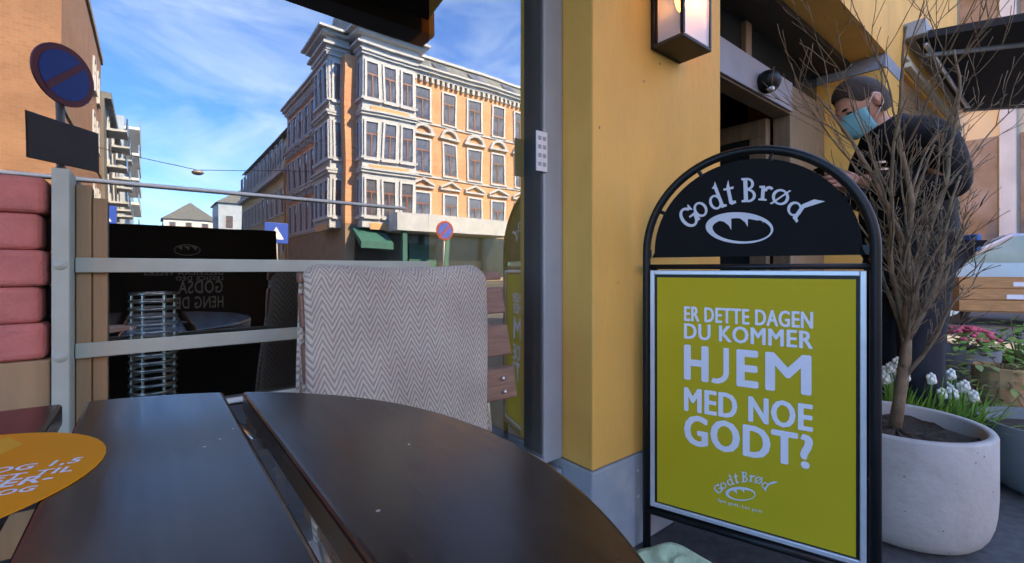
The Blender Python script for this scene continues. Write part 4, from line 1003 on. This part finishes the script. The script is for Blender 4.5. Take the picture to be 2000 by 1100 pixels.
for x in cols:                         # pediments
    z = rows[1] + 2.62; n = 10
    A = [(x - .78 * math.cos(math.pi * i / n), YF + .004, z + .66 * math.sin(math.pi * i / n)) for i in range(n + 1)]
    B = [(x - .56 * math.cos(math.pi * i / n), YF + .004, z + .46 * math.sin(math.pi * i / n)) for i in range(n + 1)]
    mb = MB()
    for i in range(n): mb.prism([A[i], A[i + 1], B[i + 1], B[i]], (0, .22, 0))
    mb.box(x - .88, x + .88, YF + .004, YF + .24, z - .15, z - .002); mb.build('arched_pediment', M['trim'], cb_)
    z = rows[2] + 2.62
    mb = MB().box(x - .86, x + .86, YF + .004, YF + .2, z - .12, z - .002)
    for s_ in (-1, 1): mb.prism([(x + s_ * .88, YF + .004, z), (x + s_ * .88, YF + .004, z + .14), (x, YF + .004, z + .56), (x, YF + .004, z + .40)], (0, .22, 0))
    mb.build('gable_pediment', M['trim'], cb_)
for zz_ in (rows[0] - .45, rows[1] - .45):
    for i in range(6):
        y = YF - 5.6 - i * 1.65; MB().box(CX - .42, CX - .01, y - .55, y + .55, zz_ - .25, zz_ - .12).box(CX - .3, CX - .01, y - .4, y - .2, zz_ - .6, zz_ - .252).box(CX - .3, CX - .01, y + .2, y + .4, zz_ - .6, zz_ - .252).build('balcony_bracket', M['trim'], cb_)
# bay windows (front and side)
def bay(x0, x1, y0, y1, front):
    b_ = MB()
    b_.box(x0, x1, y0, y1, 3.45, 14.35)
    bo = b_.build('bay', M['trim'], cb_)
    for k, z in enumerate(rows):
        zl = z + .25
        if front:
            n_b = 3; ww = (x1 - x0) / 3.45
            for i in range(3):
                xc = x0 + (x1 - x0) * (i + .5) / 3.0
                put_window(bo, xc, y1, zl, 0, .72, 2.2)
            MB().box(x0 + .5, x1 - .5, y1 + .003, y1 + .05, z - .62, z - .22).build('panel', M['peach'], bo)
            for a, c, oo in ((2.62, 2.78, .14), (2.78, 2.92, .24), (-.14, .0, .16)): MB().box(x0 - .06 - oo * .3, x1 + .06 + oo * .3, y0, y1 + oo, zl + a + .002, zl + c).build('moulding', M['trim'], bo)
            put_window(bo, x0, (y0 + y1) / 2, zl, R(90), .38, 2.2)
        else:
            for i in range(3):
                yc = y0 + (y1 - y0) * (i + .5) / 3.0
                put_window(bo, x0, yc, zl, R(90), .62, 2.2)
            MB().box(x0 - .05, x0 - .003, y0 + .4, y1 - .4, z - .62, z - .22).build('panel', M['peach'], bo)
            for a, c, oo in ((2.62, 2.78, .14), (2.78, 2.92, .24), (-.14, .0, .16)): MB().box(x0 - oo, x1, y0 - .06 - oo * .3, y1 + .06 + oo * .3, zl + a + .002, zl + c).build('moulding', M['trim'], bo)
            put_window(bo, (x0 + x1) / 2, y1, zl, 0, .38, 2.2)
    for z0, z1, o_ in ((14.352, 14.6, .2), (14.602, 14.75, .42), (14.752, 15.2, .15), (15.202, 15.4, .5), (15.402, 15.55, .75)):
        MB().box(x0 - o_, x1 + o_, y0 - (0 if front else o_), y1 + o_, z0, z1).build('bay_cornice', M['trim'], bo)
    return bo
bay(10.05, 13.6, YF - .3, YF + .75, True)
bay(CX - .75, CX + .3, YF - 3.9, YF - .75, False)
MB().lathe([(3.0, 0), (2.4, 2.4), (1.6, 3.6), (0, 3.9)], 8, (CX + 2.6, YF - 2.3, 15.3)).build('turret_roof', M['slate'], cb_)
# mansard roof with dormer lights and white ridge
MB().prism([(CX + 4.4, YF - .2, EV + .56), (CX + 4.4, YF - 2.0, EV + 2.3), (CX + 4.4, YF - 8, EV + 2.6), (CX + 4.4, YF - 8, EV + .56)], (X1 - CX - 4.4, 0, 0)).build('roof', M['slate'], cb_)
MB().box(CX + 4.4, X1, YF - 2.2, YF - 1.8, EV + 2.31, EV + 2.5).build('ridge_flashing', M['trim'], cb_)
MB().box(CX + .3, CX + 4.3, YF - LEN, YF - 4.2, EV + .56, EV + 1.6).build('roof', M['slate'], cb_)
for x in (16, 19.2, 22.4): MB().prism([(x, YF - .75, EV + 1.15), (x + 1.1, YF - .75, EV + 1.15), (x + 1.1, YF - 1.5, EV + 1.88), (x, YF - 1.5, EV + 1.88)], (0, .06, .06)).build('roof_light', M['winglass'], cb_)
# shopfront, canopy
MB().box(11.75, 20.9, YF + .01, YF + 2.1, 3.3, 4.4).build('canopy', M['trim'], cb_)
MB().box(9.9, 28, YF - .015, YF + .02, .3, 3.25).build('shop_glass', M['darkshop'], cb_)
MB().prism([(9.7, YF + .03, 3.5), (9.7, YF + 1.6, 2.5), (9.7, YF + 1.6, 2.1), (9.7, YF + .03, 3.2)], (2.0, 0, 0)).build('shop_awning', M['greenaw'], cb_)
for x in (12.2, 15.2, 20.4): MB().box(x, x + .3, YF + 1.6, YF + 1.9, 0, 3.298).build('canopy_post', M['greenaw'], cb_)
MB().box(13.5, 15.5, YF + .04, YF + .1, .9, 2.6).build('shop_sign', M['greenaw'], cb_)
# cream building farther down the side street
cm_ = thing('cream_building', 'long cream building with mansard windows farther down the side street', 'building')
Y0 = YF - LEN - .05; Y1 = Y0 - 26
MB().box(CX, CX + 12, Y1, Y0, 0, 9.2).build('wall', M['cream'], cm_)
MB().box(CX - .5, CX + 12, Y1, Y0, 9.202, 9.6).build('cornice', M['trim'], cm_)
MB().prism([(CX - .3, Y1, 9.602), (CX + .7, Y1, 13.4), (CX + 6, Y1, 14.0), (CX + 6, Y1, 9.602)], (0, 26, 0)).build('mansard', M['cream'], cm_)
MB().prism([(CX - .0, Y1 - .1, 13.2), (CX + .3, Y1 - .1, 13.7), (CX + 6, Y1 - .1, 14.4), (CX + 6, Y1 - .1, 14.05)], (0, 26.2, 0)).build('roof', M['slate'], cm_)
for i in range(11):
    y = Y0 - 1.5 - i * 2.3
    for z in (2.6, 6.0): put_window(cm_, CX, y, z, R(90), 1.0, 2.1)
    put_window(cm_, CX - .12, y, 10.2, R(90), 1.0, 2.1)
MB().tube([(CX - .2, Y0 + .1, 9.4), (CX - .2, Y0 + .1, 0)], .09, 8).build('drain_pipe', M['crate'], cm_)
# houses at the end of the side street
for i, (x, y, w_, h, m_, lab) in enumerate(((2.0, -112, 9, 11, 'white', 'white gabled house closing the end of the side street'), (9.4, -92, 9, 12.5, 'paleblue', 'pale blue house with dark roof past the cream building'))):
    hs = thing('town_house', lab, 'house', (x, y, 0))
    MB().box(0, w_, -9, 0, 0, h).build('wall', M[m_], hs)
    MB().prism([(-.4, .4, h), (w_ + .4, .4, h), (w_ / 2, .4, h + 3.5)], (0, -9.8, 0)).build('roof', M['slate'], hs)
    for a in range(3):
        for b_ in range(3): put_window(hs, 1.5 + a * 2.8, 0, 1.6 + b_ * 3.3, 0, 1.0, 2.1)
        for b_ in range(3): put_window(hs, 0, -1.5 - a * 2.6, 1.6 + b_ * 3.3, R(90), 1.0, 2.1)
# brick building on the other corner
bb = thing('brick_building', 'tall orange brick building on the corner opposite the peach one', 'building')
BX = -3.1
MB().box(-26, BX, YF - 20, YF, 0, 17).build('wall', M['brick'], bb)
MB().box(-26, BX + .12, YF - 20.2, YF + .12, 17.002, 17.4).build('cornice', M['stone'], bb)
MB().box(BX + .003, BX + .08, YF - 20, YF, 8.0, 8.3).build('string_course', M['stone'], bb)
for i in range(6):
    for z in ((4.6, 9.6, 13.2) if i > 3 else ()): put_window(bb, BX, YF - 2.2 - i * 3.0, z, R(-90), 1.1, 2.0)
for i in range(5): MB().box(-24 + 4 * i, -21.5 + 4 * i, YF + .003, YF + .05, .4, 3.2).build('shop_window', M['darkshop'], bb)
rows_ = thing('balcony_house', 'dark grey house with stacked balconies past the brick corner building', 'building')
MB().box(-18, BX + .2, YF - 42, YF - 20.25, 0, 14.5).build('wall', M['greydark'], rows_)
for k in range(4):
    for i in range(3):
        y = YF - 23 - i * 6.6; z = 3.4 + k * 3.1
        MB().box(BX + .205, BX + 1.5, y - 3.0, y, z, z + .18).build('balcony', M['trim'], rows_); MB().box(BX + 1.42, BX + 1.5, y - 3.0, y, z + .182, z + 1.1).build('balcony_front', M['darkshop'], rows_)
        put_window(rows_, BX + .2, y - 1.5, z + .3, R(-90), 1.6, 2.1)
MB().box(-18, BX + .6, YF - 42, YF - 20.25, 14.502, 15.0).build('roof', M['slate'], rows_)
bt = thing('glazed_block', 'blue glazed block with white balcony slabs down the side street', 'building')
MB().box(-18, BX + .6, YF - 80, YF - 42.3, 0, 19).build('wall', M['paleblue'], bt)
for k in range(6): MB().box(BX + .605, BX + 2.0, YF - 60, YF - 42.4, 2.6 + 3.0 * k, 2.9 + 3.0 * k).build('balcony', M['white'], bt); MB().box(BX + 1.9, BX + 2.0, YF - 60, YF - 42.4, 2.902 + 3.0 * k, 3.9 + 3 * k).build('balcony_glass', M['carblue'], bt)
# street signs
def virt(px, py, wv): q = at_y(px, py, wv); return Vector((q.x, 2 * GL - wv, q.z))
def nostop(pos, diam, label, rz, face=1):
    s_ = thing('traffic_sign', label, 'sign', (pos.x, pos.y, 0), rz)
    MB().tube([(0, -.06, 0), (0, -.06, pos.z + diam / 2)], .035, 12).build('pole', M['galv'], s_, True)
    n = 40
    def disc(r, y0, y1): return MB().prism([(r * math.cos(2 * math.pi * i / n), y0, pos.z + r * math.sin(2 * math.pi * i / n)) for i in range(n)], (0, y1 - y0, 0))
    disc(diam / 2, -.02, .0).build('rim', M['red'], s_); disc(diam / 2 * .80, .0005, .003).build('face', M['blue'], s_)
    for k_, a in enumerate((45, 135)):
        if k_ == 1: break
        ca, sa = math.cos(R(a)), math.sin(R(a)); h_ = diam * .41; w_ = diam * .05
        MB().prism([(ca * h_ - sa * w_, .0035, pos.z + sa * h_ + ca * w_), (-ca * h_ - sa * w_, .0035, pos.z - sa * h_ + ca * w_), (-ca * h_ + sa * w_, .0035, pos.z - sa * h_ - ca * w_), (ca * h_ + sa * w_, .0035, pos.z + sa * h_ - ca * w_)], (0, .003, 0)).build('bar', M['red'], s_)
    return s_
ps = virt(128, 148, 6.4)
s_ = nostop(ps, .60, 'no parking traffic sign on a grey pole by the kerb near the cafe', R(-48))
pq = virt(115, 275, 6.4)
MB().box(-.36, .36, -.02, .0, pq.z - .24, pq.z + .20).build('plate', M['brownplate'], s_, bevel=.01)
ps = virt(868, 450, 13.0); nostop(ps, .62, 'small no parking traffic sign on a pole in front of the white canopy', R(0))
for (px, py, wv, lab) in ((200, 420, 22, 'blue pedestrian crossing sign beside the brick corner building'), (540, 455, 18, 'blue pedestrian crossing sign near the cream building')):
    ps = virt(px, py, wv); q_ = thing('crossing_sign', lab, 'sign', (ps.x, ps.y, 0))
    MB().tube([(0, -.06, 0), (0, -.06, ps.z + .3)], .04, 10).build('pole', M['galv'], q_, True)
    b_ = MB().box(-.38, .38, -.02, .0, ps.z - .36, ps.z + .36).build('face', M['blue'], q_, bevel=.01)
    MB().prism([(-.24, .002, ps.z - .22), (.24, .002, ps.z - .22), (0, .002, ps.z + .22)], (0, .002, 0)).build('triangle', M['paper'], b_)
ps = virt(388, 338, 34); q_ = thing('street_lamp', 'street lamp hanging from a wire over the side street', 'lamp', (ps.x, ps.y, ps.z))
MB().ellipsoid((0, 0, 0), (.35, .35, .16), 14, 8).build('shade', M['galv'], q_, True)
MB().tube([(BX - ps.x, 0, 1.0), (0, 0, .15), (CX - ps.x, 0, 1.0)], .02, 6).build('wire', M['black'], q_)
